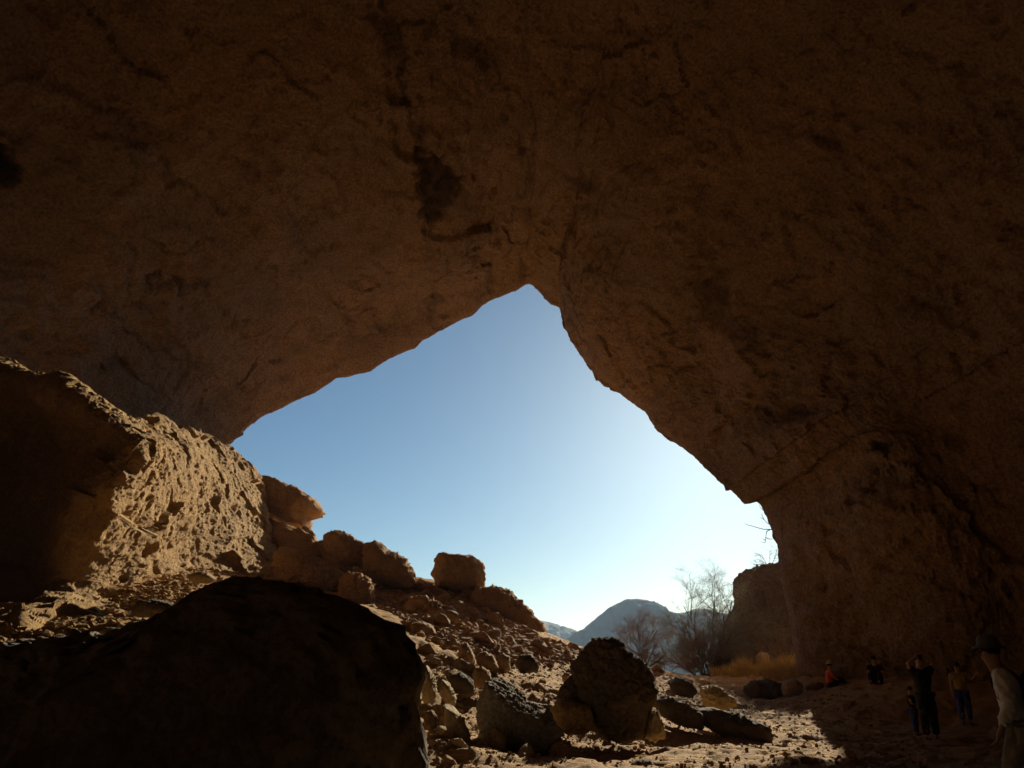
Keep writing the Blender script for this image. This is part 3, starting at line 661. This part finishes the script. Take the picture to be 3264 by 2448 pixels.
scatter([(2090, 2140), (2240, 2190), (2350, 2290), (2200, 2300), (2080, 2220)], 22, .12, .5, [M_ROCK, M_DARK], 'rough stone on the dark bank right of the tall dark boulder', 'rough stones of the dark bank', 6)
scatter([(50, 2030), (300, 1980), (600, 1890), (850, 1860), (700, 1850), (450, 1920), (100, 1990)], 18, .08, .35, [M_PALE, M_WALL], 'pale stone on the lit strip at the foot of the pitted wall', 'pale stones at the wall foot', 7)


def gravel(name, poly, n, smin, smax, mat, seed, label):
    r = np.random.default_rng(seed); xs = [p[0] for p in poly]; ys = [p[1] for p in poly]
    # sample on the ground in world space so the density is real
    c = []; 
    pts = []
    for _ in range(n * 4):
        if len(pts) >= n: break
        x, y = r.uniform(min(xs), max(xs)), r.uniform(min(ys), max(ys))
        if in_poly(x, y, poly): pts.append((x, y))
    ys_ = np.arange(8, 46, .15); W = []
    for x, y in pts:
        rr = ray(x, y); X = rr[0] / rr[1] * ys_; Z = rr[2] / rr[1] * ys_ + CAMZ
        W.append((X, Z))
    XA = np.array([a for a, b in W]); ZA = np.array([b for a, b in W])
    # coarse table of the ground for speed
    tx = np.linspace(-22, 22, 177); ty = np.linspace(7, 47, 161)
    TX, TY = np.meshgrid(tx, ty, indexing='ij'); T = ground_z(TX, TY, False).reshape(TX.shape)
    ix = np.clip((XA - tx[0]) / (tx[1] - tx[0]), 0, 175.9); iy = np.clip((ys_ - ty[0]) / (ty[1] - ty[0]), 0, 159.9)
    i0 = ix.astype(int); j0 = np.broadcast_to(iy.astype(int), ix.shape); fx = ix - i0; fy = iy - j0
    GZ = T[i0, j0] * (1 - fx) * (1 - fy) + T[i0 + 1, j0] * fx * (1 - fy) + T[i0, j0 + 1] * (1 - fx) * fy + T[i0 + 1, j0 + 1] * fx * fy
    hit = ZA < GZ; ok = hit.any(1); k = hit.argmax(1)
    hx = XA[np.arange(len(k)), k][ok]; hy = ys_[k][ok]
    hx = hx + r.normal(0, .1, len(hx)); hy = hy + r.uniform(-.3, .3, len(hy)); hz = ground_z(hx, hy)
    V, Fc = ICO[1]; protos = []
    for q in range(12):
        fcx = facet_dirs(V, r, 5, .5, .9); protos.append(V * fcx[:, None] * np.array([1, .8, .6]) * (1 + r.normal(0, .1, (len(V), 1))))
    VV = []; FF = []; nv = 0
    for a, b, cz in zip(hx, hy, hz):
        s = smin * (smax / smin) ** (r.random() ** 2) * .5 * (b / 14) ** .5; t = r.uniform(0, 6.28); cs, sn = math.cos(t), math.sin(t)
        p = protos[r.integers(12)] * s
        p = np.stack([p[:, 0] * cs - p[:, 1] * sn + a, p[:, 0] * sn + p[:, 1] * cs + b, p[:, 2] + cz + s * .1], 1)
        VV.append(p); FF.append(Fc + nv); nv += len(p)
    o = raw_mesh(name, np.concatenate(VV), np.concatenate(FF), mat, smooth=False); tag(o, label, 'gravel', kind='stuff'); return o


gravel('gravel', [(1370, 2448), (1340, 2100), (1500, 2050), (1860, 2070), (2100, 2140), (2300, 2190), (2600, 2180), (2900, 2300), (2950, 2448)], 9000, .025, .12, M_ROCK, 11, 'loose gravel strewn over the path')
gravel('rubble', [(1190, 1850), (1320, 1862), (1480, 1892), (1600, 1975), (1730, 2036), (1850, 2068), (1800, 2110), (1560, 2110), (1380, 2060), (1300, 1990), (1180, 1910)], 6000, .07, .36, M_RED, 12, 'small broken rubble between the slope stones')
gravel('pebbles', [(0, 2060), (0, 1900), (250, 1910), (450, 1870), (650, 1800), (880, 1830), (900, 1870), (620, 1910), (300, 2030)], 4500, .03, .26, M_WALL, 13, 'pebbles on the lit strip at the wall foot')
# ------------------------------------------------------------------ tubes, shrubs
def tube(path, rads, sides=4):
    path = np.asarray(path, float); n = len(path)
    T = np.gradient(path, axis=0); T /= np.linalg.norm(T, axis=1, keepdims=True) + 1e-9
    up = np.array([0.13, .21, 1.0]); A = np.cross(T, up); A /= np.linalg.norm(A, axis=1, keepdims=True) + 1e-9; B = np.cross(T, A)
    a = np.linspace(0, 2 * math.pi, sides, endpoint=False)
    V = (path[:, None] + (A[:, None] * np.cos(a)[None, :, None] + B[:, None] * np.sin(a)[None, :, None]) * np.asarray(rads)[:, None, None]).reshape(-1, 3)
    i = np.arange(n * sides).reshape(n, sides); j = np.roll(i, -1, 1)
    return V, np.stack([i[:-1], j[:-1], j[1:], i[1:]], -1).reshape(-1, 4)


def merge(parts):
    V = []; Fq = []; k = 0
    for v, f in parts: V.append(v); Fq.append(f + k); k += len(v)
    return np.concatenate(V), np.concatenate(Fq)


def grow(rng, start, d, length, rad, level, out, maxl, curl=.35, droop=.0, kids=(5, 7), ratio=.55, lift=0.0):
    n = 6 if level < 2 else 4
    d = np.array(d, float); d /= np.linalg.norm(d); path = [np.array(start, float)]; dirs = [d]
    for k in range(n):
        d = d + rng.normal(0, curl / n ** .5 * .6, 3) + np.array([0, 0, lift - droop * (k / n)]) / n; d /= np.linalg.norm(d)
        path.append(path[-1] + d * length / n); dirs.append(d)
    rr = np.linspace(rad, rad * (.45 if level < maxl else .35), n + 1)
    out.append((level, *tube(path, rr, 5 if level == 0 else (4 if level == 1 else 3))))
    if level < maxl:
        for q in range(rng.integers(*kids)):
            t = rng.uniform(.25, 1.0); k = min(int(t * n), n - 1); p = path[k] + (path[k + 1] - path[k]) * (t * n - k)
            side = rng.normal(size=3); side -= dirs[k] * (side @ dirs[k]); side /= np.linalg.norm(side)
            grow(rng, p, dirs[k] * rng.uniform(.5, 1.1) + side * rng.uniform(.5, 1.0), length * ratio * rng.uniform(.6, 1.25), rr[k] * .6, level + 1, out, maxl, curl * 1.15, droop, kids, ratio, lift)


M_TWIG = plain('grey_twigs', (.20, .19, .145)); M_TWIGR = plain('red_brown_twigs', (.26, .17, .11)); M_BARK = plain('bark', (.10, .075, .055))
M_GRASS = plain('straw', (.62, .43, .14), var=.35); M_LEAF = plain('dark_leaf', (.055, .05, .03), var=.4)


def bare_tree(name, base, stems, label, cat, seed, maxl=4, rad=.05, kids=(4, 7), mt=None, curl=.4, group=None, droop=0.1):
    rng = np.random.default_rng(seed); out = []
    for target in stems:
        v = np.array(target) - np.array(base); L = np.linalg.norm(v)
        grow(rng, np.array(base) + rng.normal(0, .08, 3) * [1, 1, 0], v / L, L * .82, rad * rng.uniform(.7, 1.1), 0, out, maxl, curl, droop, kids, .5)
    root = empty(name, base)
    for part, sel, mat in (('trunk', lambda l: l < 2, M_BARK), ('crown', lambda l: l >= 2, mt or M_TWIG)):
        V, Fq = merge([(v, f) for l, v, f in out if sel(l)])
        raw_mesh(part, V - np.array(base), Fq, mat, root)
    tag(root, label, cat, group); return root


def on_ground(px, py, Y):
    p = P(px, py, Y); p[2] = gz(p[0], Y) - .05; return p


bt = on_ground(2262, 2172, 40)
bare_tree('bare_tree', bt, [P(2225, 1870, 40.5), P(2262, 1835, 40), P(2290, 1850, 40.6), P(2200, 1920, 39.4), P(2318, 1890, 39.5), P(2345, 1930, 41), P(2175, 1960, 40), P(2110, 2030, 39.6), P(2150, 2075, 39), P(2290, 1960, 38.5), P(2325, 2000, 39.5), P(2240, 1990, 41.5)],
          'tall leafless tree with fine twigs against the sky beside the rock pillar', 'tree', 4, 4, .055, (7, 11), M_TWIG, .5)
bt = on_ground(2240, 2172, 39)
bare_tree('bare_shrub', bt, [P(2215, 2020, 39), P(2260, 1985, 38.6), P(2300, 2020, 39.4), P(2180, 2060, 38.5), P(2330, 2060, 39), P(2140, 2090, 39)],
          'reddish brown thicket of stems around the base of the tall leafless tree', 'shrub', 9, 3, .035, (10, 15), M_TWIGR)
bt = on_ground(2065, 2150, 35)
bare_tree('bare_shrub', bt, [P(1965, 1985, 35), P(2000, 1965, 35.4), P(2040, 1985, 34.6), P(2085, 1975, 35), P(2105, 2030, 35.6), P(1950, 2040, 35), P(2130, 2075, 35), P(2030, 2040, 34)],
          'low leafless shrub with reddish twigs showing behind the tall dark boulder', 'shrub', 6, 3, .03, (9, 14), M_TWIGR)
bare_tree('bare_shrub', P(2452, 1805, 44.2), [P(2385, 1792, 44), P(2405, 1770, 44.2), P(2435, 1745, 44), P(2462, 1730, 44.4), P(2482, 1742, 44), P(2400, 1785, 44.6)],
          'small leafless shrub growing on top of the rock pillar', 'shrub', 7, 3, .022, (4, 7), M_TWIG)
bare_tree('dry_shrub', on_ground(2425, 2120, 41.0), [P(2390, 1985, 41), P(2420, 1960, 41), P(2460, 1975, 41), P(2490, 2010, 41), P(2370, 2040, 40.6)],
          'dry brown shrub in front of the rock pillar, above the yellow grass', 'shrub', 12, 3, .02, (8, 12), M_TWIGR)


def twig_thing(name, paths, label):
    base = P(*paths[0][0]); root = []
    for k, p in enumerate(paths):
        pts = np.array([P(*q) for q in p]); t = np.linspace(0, len(pts) - 1, len(pts) * 4); c = catmull(pts, t)
        root.append(tube(c - base, np.linspace(.030, .012, len(c)), 4))
    V, Fq = merge(root); o = raw_mesh(name, V, Fq, M_TWIG); o.location = tuple(base); tag(o, label, 'branch')


twig_thing('dead_branch', [[(2500, 1700, 43.2), (2458, 1688, 43), (2435, 1687, 43), (2415, 1682, 43), (2395, 1676, 43), (2380, 1672, 43), (2373, 1667, 43)],
                           [(2455, 1688, 43), (2444, 1695, 43), (2441, 1712, 43), (2438, 1730, 43), (2426, 1726, 43)], [(2440, 1713, 43), (2452, 1718, 43), (2466, 1718, 43)], [(2439, 1722, 43), (2432, 1717, 43)]],
           'crooked dead branch sticking out of the right rim of the cave mouth against the sky')
twig_thing('dead_branch', [[(2470, 1680, 43.2), (2447, 1668, 43), (2436, 1657, 43), (2423, 1649, 43)], [(2436, 1657, 43), (2430, 1646, 43), (2428, 1636, 43)], [(2450, 1640, 43), (2438, 1630, 43), (2425, 1620, 43), (2421, 1609, 43)]],
           'short forked dead twig above the crooked dead branch on the right rim')
twig_thing('dead_branch', [[(2375, 1880, 44.6), (2350, 1868, 44.6), (2335, 1864, 44.6), (2322, 1859, 44.6)], [(2372, 1900, 44.6), (2352, 1892, 44.6), (2340, 1887, 44.6), (2330, 1880, 44.6)]],
           'pair of thin dead twigs on the left edge of the rock pillar')


def leafy(name, base, size, n, mat, seed, label, cat, leaf=.09):
    r = np.random.default_rng(seed); root = empty(name, base); out = []
    for k in range(14): grow(r, (0, 0, 0), (r.normal(0, .7), r.normal(0, .7), 1), size[2] * .8, .02, 0, out, 2, .5, 0, (3, 5), .5)
    V, Fq = merge([(v, f) for l, v, f in out]); raw_mesh('trunk', V, Fq, M_BARK, root)
    d = r.normal(size=(n, 3)); d /= np.linalg.norm(d, axis=1, keepdims=True); rad = r.uniform(.35, 1, n) ** .5
    c = d * rad[:, None]; c[:, 2] = np.abs(c[:, 2]); keep = fbm(c * 2.2 + seed, 2, seed) > -.12; c = c[keep] * np.array(size) * (1 + .25 * fbm(c[keep] * 2, 2, seed + 1))[:, None]
    a = r.normal(size=(len(c), 3)); a /= np.linalg.norm(a, axis=1, keepdims=True); b = np.cross(a, r.normal(size=(len(c), 3))); b /= np.linalg.norm(b, axis=1, keepdims=True)
    s = r.uniform(.5, 1, len(c))[:, None] * leaf
    V = np.stack([c - a * s, c + b * s * .4, c + a * s, c - b * s * .4], 1).reshape(-1, 3); Fq = np.arange(len(V)).reshape(-1, 4)
    raw_mesh('crown', V, Fq, mat, root, smooth=False); tag(root, label, cat)


leafy('shrub', on_ground(2315, 2172, 39.5), (1.05, .9, 1.5), 5000, M_LEAF, 3, 'dark rounded shrub at the foot of the tall leafless tree', 'shrub')


def grass(poly, n, h, seed):
    r = np.random.default_rng(seed); xs = [p[0] for p in poly]; ys = [p[1] for p in poly]; V = []; Fq = []; k = 0; got = 0
    tufts = []
    while len(tufts) < n:
        x, y = r.uniform(min(xs), max(xs)), r.uniform(min(ys), max(ys))
        if in_poly(x, y, poly): tufts.append((x, y))
    tx = np.array([t[0] for t in tufts]); ty = np.array([t[1] for t in tufts]); tz = ground_z(tx, ty)
    for x, y, z in zip(tx, ty, tz):
        cn = float(perlin(np.array([[x * 1.3, y * 1.3, 0.]]), 4)[0])
        if cn < -.02: continue
        hh = h * r.uniform(.45, 1.0) * (.55 + max(cn, 0) * 1.6)
        for b in range(14):
            a = r.uniform(0, 6.28); l = hh * r.uniform(.5, 1); s = r.uniform(.1, .55); p = np.array([x + r.normal(0, .06), y + r.normal(0, .06), z - .02])
            dv = np.array([math.cos(a), math.sin(a), 0]); wv = np.array([-math.sin(a), math.cos(a), 0]) * .009
            m = p + dv * l * s * .35 + np.array([0, 0, l * .6]); e = p + dv * l * s + np.array([0, 0, l * .95])
            V += [p - wv, p + wv, m + wv * .8, m - wv * .8, e + wv * .1, e - wv * .1]; Fq += [[k, k + 1, k + 2, k + 3], [k + 3, k + 2, k + 4, k + 5]]; k += 6
    o = raw_mesh('grass', V, Fq, M_GRASS, smooth=False); tag(o, 'dry yellow grass on the bank at the cave mouth', 'grass', kind='stuff')


gpoly = [tuple(on_ground(px, 2150, Y)[:2]) for px, Y in ((2368, 34), (2600, 30.5), (2590, 33), (2500, 38), (2368, 40))]
grass(gpoly + [(gpoly[0][0] - .9, gpoly[0][1] + 2.5)], 1300, .9, 2)

# ------------------------------------------------------------------ people
def skin_mesh(name, verts, edges, rads, mat, parent, root=0, sub=2):
    me = bpy.data.meshes.new('tmp'); me.from_pydata([tuple(v) for v in verts], edges, []); ob = bpy.data.objects.new('tmp', me); COL.objects.link(ob)
    ob.modifiers.new('s', 'SKIN'); 
    sv = me.skin_vertices[0].data
    for k, r in enumerate(rads):
        sv[k].radius = (r, r) if not isinstance(r, tuple) else r; sv[k].use_root = (k == root)
    ss = ob.modifiers.new('u', 'SUBSURF'); ss.levels = ss.render_levels = sub
    dg = bpy.context.evaluated_depsgraph_get(); dg.update()
    m2 = bpy.data.meshes.new_from_object(ob.evaluated_get(dg)); bpy.data.objects.remove(ob); bpy.data.meshes.remove(me)
    m2.name = name; m2.materials.clear(); m2.materials.append(mat)
    for p in m2.polygons: p.use_smooth = True
    if name in ('shirt', 'trousers'):
        vv = np.array([v.co[:] for v in m2.vertices]); nn2 = np.array([v.normal[:] for v in m2.vertices])
        f = .020 * (1 - np.abs(fbm(vv * np.array([9, 9, 5.]), 3, 77, .6)) * 4) + .012 * fbm(vv * 22, 2, 78)
        m2.vertices.foreach_set('co', (vv + nn2 * f[:, None]).astype(np.float32).ravel()); m2.update()
    o = bpy.data.objects.new(name, m2); COL.objects.link(o)
    if parent: o.parent = parent
    return o


STAND = dict(pelvis=(0, 0, .53), spine=(0, .0, .62), chest=(0, .005, .73), neck=(0, 0, .825), jaw=(0, .012, .885), head=(0, .012, .94), crown=(0, 0, .972),
             shL=(-.11, 0, .80), elL=(-.135, -.01, .64), wrL=(-.14, .03, .50), shR=(.11, 0, .80), elR=(.135, -.01, .64), wrR=(.14, .03, .50),
             hipL=(-.055, 0, .50), knL=(-.06, .015, .28), anL=(-.06, -.01, .05), toL=(-.07, .10, .015), hipR=(.055, 0, .50), knR=(.06, .015, .28), anR=(.06, -.01, .05), toR=(.07, .10, .015))


def person(base, yaw, h, pose, skin, shirt, trousers, hair, label, sleeves=1.0, hat=None, pack=None, hairlong=False, wide=1.0, sit=False):
    J = {k: np.array(v, float) for k, v in {**STAND, **pose}.items()}
    root = empty('person', base); root.rotation_euler = (0, 0, yaw)
    V = []; E = []; R = []; ix = {}

    def add(nm, p, r): ix[nm] = len(V); V.append(np.array(p) * h); R.append(r * h if not isinstance(r, tuple) else tuple(q * h for q in r)); return ix[nm]

    def ed(a, b): E.append((ix[a], ix[b]))
    for nm, r in (('pelvis', (.075, .06)), ('spine', (.066, .052)), ('chest', (.080, .060)), ('neck', .030), ('jaw', .036), ('head', (.044, .052)), ('crown', .032),
                  ('shL', .036), ('elL', .024), ('wrL', .016), ('shR', .036), ('elR', .024), ('wrR', .016),
                  ('hipL', .052), ('knL', .034), ('anL', .022), ('toL', .018), ('hipR', .052), ('knR', .034), ('anR', .022), ('toR', .018)): add(nm, J[nm], r)
    fd = np.array([0, 1, 0.]); hd = J['head'] - J['jaw']
    add('nose', (J['head'] + J['jaw']) / 2 + fd * .050, .009)
    for a, b in (('pelvis', 'spine'), ('spine', 'chest'), ('chest', 'neck'), ('neck', 'jaw'), ('jaw', 'head'), ('head', 'crown'), ('jaw', 'nose'), ('chest', 'shL'), ('shL', 'elL'), ('elL', 'wrL'), ('chest', 'shR'), ('shR', 'elR'), ('elR', 'wrR'),
                 ('pelvis', 'hipL'), ('hipL', 'knL'), ('knL', 'anL'), ('anL', 'toL'), ('pelvis', 'hipR'), ('hipR', 'knR'), ('knR', 'anR'), ('anR', 'toR')): ed(a, b)
    for s in 'LR':
        w_, e_ = J['wr' + s], J['el' + s]; d = (w_ - e_) / np.linalg.norm(w_ - e_); sd = np.cross(d, [0, 1, .3]); sd /= np.linalg.norm(sd); nrm = np.cross(sd, d)
        pm = w_ + d * .035; add('palm' + s, pm, (.020, .010)); ed('wr' + s, 'palm' + s)
        for q in range(4):
            off = (q - 1.5) * .011; L = (.046, .052, .048, .038)[q]
            add(f'f{s}{q}a', w_ + d * .058 + sd * off, .0060); add(f'f{s}{q}b', w_ + d * (.058 + L * .55) + sd * off * 1.1 + nrm * .006, .0055); add(f'f{s}{q}c', w_ + d * (.055 + L) + sd * off * 1.15 + nrm * .018, .0045)
            ed('palm' + s, f'f{s}{q}a'); ed(f'f{s}{q}a', f'f{s}{q}b'); ed(f'f{s}{q}b', f'f{s}{q}c')
        add(f't{s}a', w_ + d * .028 + sd * .024, .0065); add(f't{s}b', w_ + d * .050 + sd * .034 + nrm * .01, .005); ed('palm' + s, f't{s}a'); ed(f't{s}a', f't{s}b')
    skin_mesh('body', V, E, R, skin, root)

    def cloth(nm, names, edges, rr, mat, sub=2):
        vs = [J[n] * h if isinstance(n, str) else np.array(n) * h for n in names]
        return skin_mesh(nm, vs, edges, [tuple(q * h for q in r) if isinstance(r, tuple) else r * h for r in rr], mat, root, 0, 3 if sub == 2 else sub)
    k = sleeves
    eL = J['shL'] + (J['elL'] - J['shL']) * min(1, k * 2) if k < .5 else J['elL']; eR = J['shR'] + (J['elR'] - J['shR']) * min(1, k * 2) if k < .5 else J['elR']
    names = ['chest', 'spine', 'pelvis', 'shL', eL, 'shR', eR]; edges = [(0, 1), (1, 2), (0, 3), (3, 4), (0, 5), (5, 6)]
    rr = [(.092 * wide, .074), (.084 * wide, .068), (.090 * wide, .074), .046, .034, .046, .034]
    if k >= .5:
        names += [J['elL'] + (J['wrL'] - J['elL']) * .9, J['elR'] + (J['wrR'] - J['elR']) * .9]; edges += [(4, 7), (6, 8)]; rr += [.025, .025]
    cloth('shirt', names, edges, rr, shirt)
    cloth('trousers', ['pelvis', 'hipL', 'knL', J['anL'] + (J['knL'] - J['anL']) * .1, 'hipR', 'knR', J['anR'] + (J['knR'] - J['anR']) * .1], [(0, 1), (1, 2), (2, 3), (0, 4), (4, 5), (5, 6)], [(.082, .066), .062, .045, .034, .062, .045, .034], trousers)
    for s in 'LR':
        a, t = J['an' + s], J['to' + s]
        cloth('shoe', [a, a + (t - a) * .3 + [0, 0, -.012], t], [(0, 1), (1, 2)], [.028, .027, .022], M_SHOE)
    # hair, eyes, hat, pack
    Vh, Fh = ICO[3]; hc = J['head'] + (J['crown'] - J['jaw']) * .12; q = Vh * np.array([.050, .060, .058]); m = (Vh[:, 1] > .15) & (Vh[:, 2] < .35)
    q[m] *= .80
    if hairlong: low = Vh[:, 2] < -.2; q[low & (Vh[:, 1] < .2)] *= np.array([1.1, 1.1, 2.0])
    else: q[Vh[:, 2] < -.45] *= .8
    q = q * (1 + .05 * fbm(Vh * 6, 2, 3))[:, None]; raw_mesh('hair', (q + hc) * h, Fh, hair, root)
    for sx in (-1, 1):
        raw_mesh('eye', (ICO[2][0] * .006 + J['head'] + np.array([sx * .018, .050, -.006])) * h, ICO[2][1], M_EYE, root)
    if hat is not None:
        a = np.linspace(0, 2 * math.pi, 25)[:-1]; rings = [(.0, .075), (.035, .073), (.052, .055), (.056, .012), (.078, .004), (.088, -.004), (.078, -.002), (.05, .0)]
        G = np.array([[[math.cos(t) * r_, math.sin(t) * r_ * 1.08, z_ + .012 * math.cos(2 * t) * (r_ > .08)] for t in a] for r_, z_ in rings]) + hc + np.array([0, 0, .012])
        n, m2 = G.shape[:2]; i = np.arange(n * m2).reshape(n, m2); j = np.roll(i, -1, 1)
        raw_mesh('hat', G.reshape(-1, 3) * h, np.stack([i[:-1], j[:-1], j[1:], i[1:]], -1).reshape(-1, 4), hat, root)
    if pack is not None:
        c = (J['chest'] + J['spine']) / 2 + np.array([0, -.125, .0]); Vp, Fp = ICO[4]
        pw = np.sign(Vp) * np.abs(Vp) ** .55 * np.array([.085, .062, .155]); pw = pw * (1 + .05 * fbm(Vp * 3, 3, 8))[:, None]
        bp = raw_mesh('backpack', (pw + c) * h, Fp, pack, root)
        for sx in (-1, 1):
            path = np.array([[sx * .05, -.08, .78], [sx * .055, -.04, .820], [sx * .062, .015, .830], [sx * .062, .050, .80], [sx * .066, .060, .73], [sx * .078, .03, .66], [sx * .066, -.05, .62]]) + (J['chest'] - STAND['chest'])
            vv, ff = tube(catmull(path, np.linspace(0, 6, 31)) * h, np.full(31, .010 * h), 6); raw_mesh('strap', vv, ff, pack, bp)
    tag(root, label, 'person', 'people in the shade at the right'); return root


M_SKIN = plain('skin', (.42, .25, .17), .6, .08); M_SHOE = plain('shoe_leather', (.05, .04, .03)); M_EYE = plain('eye', (.03, .02, .02), .3, 0)
M_PALE_CL = plain('pale_cloth', (.78, .79, .80), .9, .08); M_BLK = plain('dark_cloth', (.03, .03, .04), .9, .2); M_TAN = plain('tan_cloth', (.42, .28, .15), .9, .1)
M_BLUE = plain('blue_denim', (.07, .10, .32), .9, .15); M_ORG = plain('orange_cloth', (.75, .13, .04), .9, .1); M_HAIR = plain('dark_hair', (.025, .018, .015), .7, .3)
M_GREYT = plain('grey_trousers', (.34, .32, .28), .9, .1); M_STRAW = plain('hat_cloth', (.42, .38, .30), .9, .1); M_HATD = plain('hat_felt', (.13, .14, .14), .9, .1); M_PACK = plain('pack_cloth', (.025, .025, .03), .8, .2)


def gp(px, Y):
    p = P(px, 2300, Y); p[2] = gz(p[0], Y); return p


b = gp(3245, 7.7)
person(b, math.radians(58), 1.64, dict(chest=(0, .03, .73), neck=(0, .045, .822), jaw=(0, .065, .88), head=(0, .07, .935), crown=(0, .06, .965), shL=(-.11, .03, .795), elL=(-.15, .02, .64), wrL=(-.15, .09, .51),
       shR=(.11, .03, .795), elR=(.14, .0, .64), knL=(-.06, .09, .28), anL=(-.06, .10, .05), toL=(-.07, .20, .015), knR=(.06, -.03, .28), anR=(.06, -.13, .06), toR=(.07, -.03, .02)),
       M_SKIN, M_PALE_CL, M_GREYT, M_HAIR, 'nearest person, in a pale shirt with hat and dark backpack, cut by the right edge', 1.0, M_HATD, M_PACK)
person(gp(2963, 17), math.radians(185), 1.72, dict(elL=(-.175, .03, .895), wrL=(-.075, .03, .955), elR=(.175, .03, .895), wrR=(.075, .03, .955)),
       M_SKIN, M_BLK, M_BLK, M_HAIR, 'person in dark clothes standing with both hands raised to the head', .3)
person(gp(2916, 19.5), math.radians(230), 1.10, dict(elL=(-.15, .03, .66), wrL=(-.06, .12, .66), elR=(.15, .03, .66), wrR=(.05, .12, .64)),
       M_SKIN, M_BLK, M_BLUE, M_HAIR, 'child in blue trousers with bent arms standing left of the person with raised hands', .2)
person(gp(3083, 22), math.radians(160), 1.60, dict(elL=(-.19, .03, .72), wrL=(-.24, .10, .79)),
       M_SKIN, M_TAN, M_BLUE, M_HAIR, 'person in a tan shirt and blue jeans standing behind, left of the nearest person', .3, None, None, True)
SIT = dict(pelvis=(0, 0, .06), spine=(0, .01, .15), chest=(0, .02, .27), neck=(0, .03, .36), jaw=(0, .045, .42), head=(0, .05, .475), crown=(0, .04, .505), shL=(-.11, .02, .34), elL=(-.14, .08, .20), wrL=(-.08, .20, .17),
           shR=(.11, .02, .34), elR=(.14, .08, .20), wrR=(.08, .20, .17), hipL=(-.055, .02, .06), knL=(-.09, .22, .20), anL=(-.07, .36, .05), toL=(-.08, .45, .03), hipR=(.055, .02, .06), knR=(.09, .22, .20), anR=(.07, .36, .05), toR=(.08, .45, .03))
person(gp(2662, 29), math.radians(-95), 1.72, SIT, M_SKIN, M_ORG, M_BLK, M_HAIR, 'person in an orange top and pale hat sitting at the foot of the cave wall', .3, M_STRAW)
person(gp(2816, 26.8), math.radians(150), 1.68, SIT, M_SKIN, M_BLK, M_BLK, M_HAIR, 'dark clothed person sitting by the cave wall, right of the one in orange', .3)
# ------------------------------------------------------------------ haze
import bmesh
def haze_box():
    bm = bmesh.new(); bmesh.ops.create_cube(bm, size=1)
    me = bpy.data.meshes.new('haze'); 
    x0, x1, y0, y1, z0, z1 = -30000, 30000, -12000, 30000, -110, 150
    for v in bm.verts: v.co = ((x0 + x1) / 2 + v.co.x * (x1 - x0), (y0 + y1) / 2 + v.co.y * (y1 - y0), (z0 + z1) / 2 + v.co.z * (z1 - z0))
    bm.to_mesh(me); bm.free(); o = bpy.data.objects.new('haze', me); COL.objects.link(o)
    m = bpy.data.materials.new('haze_air'); m.use_nodes = True; t = m.node_tree; t.nodes.clear()
    pv = t.nodes.new('ShaderNodeVolumePrincipled'); out = t.nodes.new('ShaderNodeOutputMaterial')
    pv.inputs['Color'].default_value = (.50, .72, 1, 1); pv.inputs['Density'].default_value = HAZE; pv.inputs['Anisotropy'].default_value = .3
    t.links.new(pv.outputs[0], out.inputs['Volume']); me.materials.append(m); tag(o, 'pale blue air haze over the valley', 'haze', kind='stuff')
HAZE = 1.05e-4
haze_box()
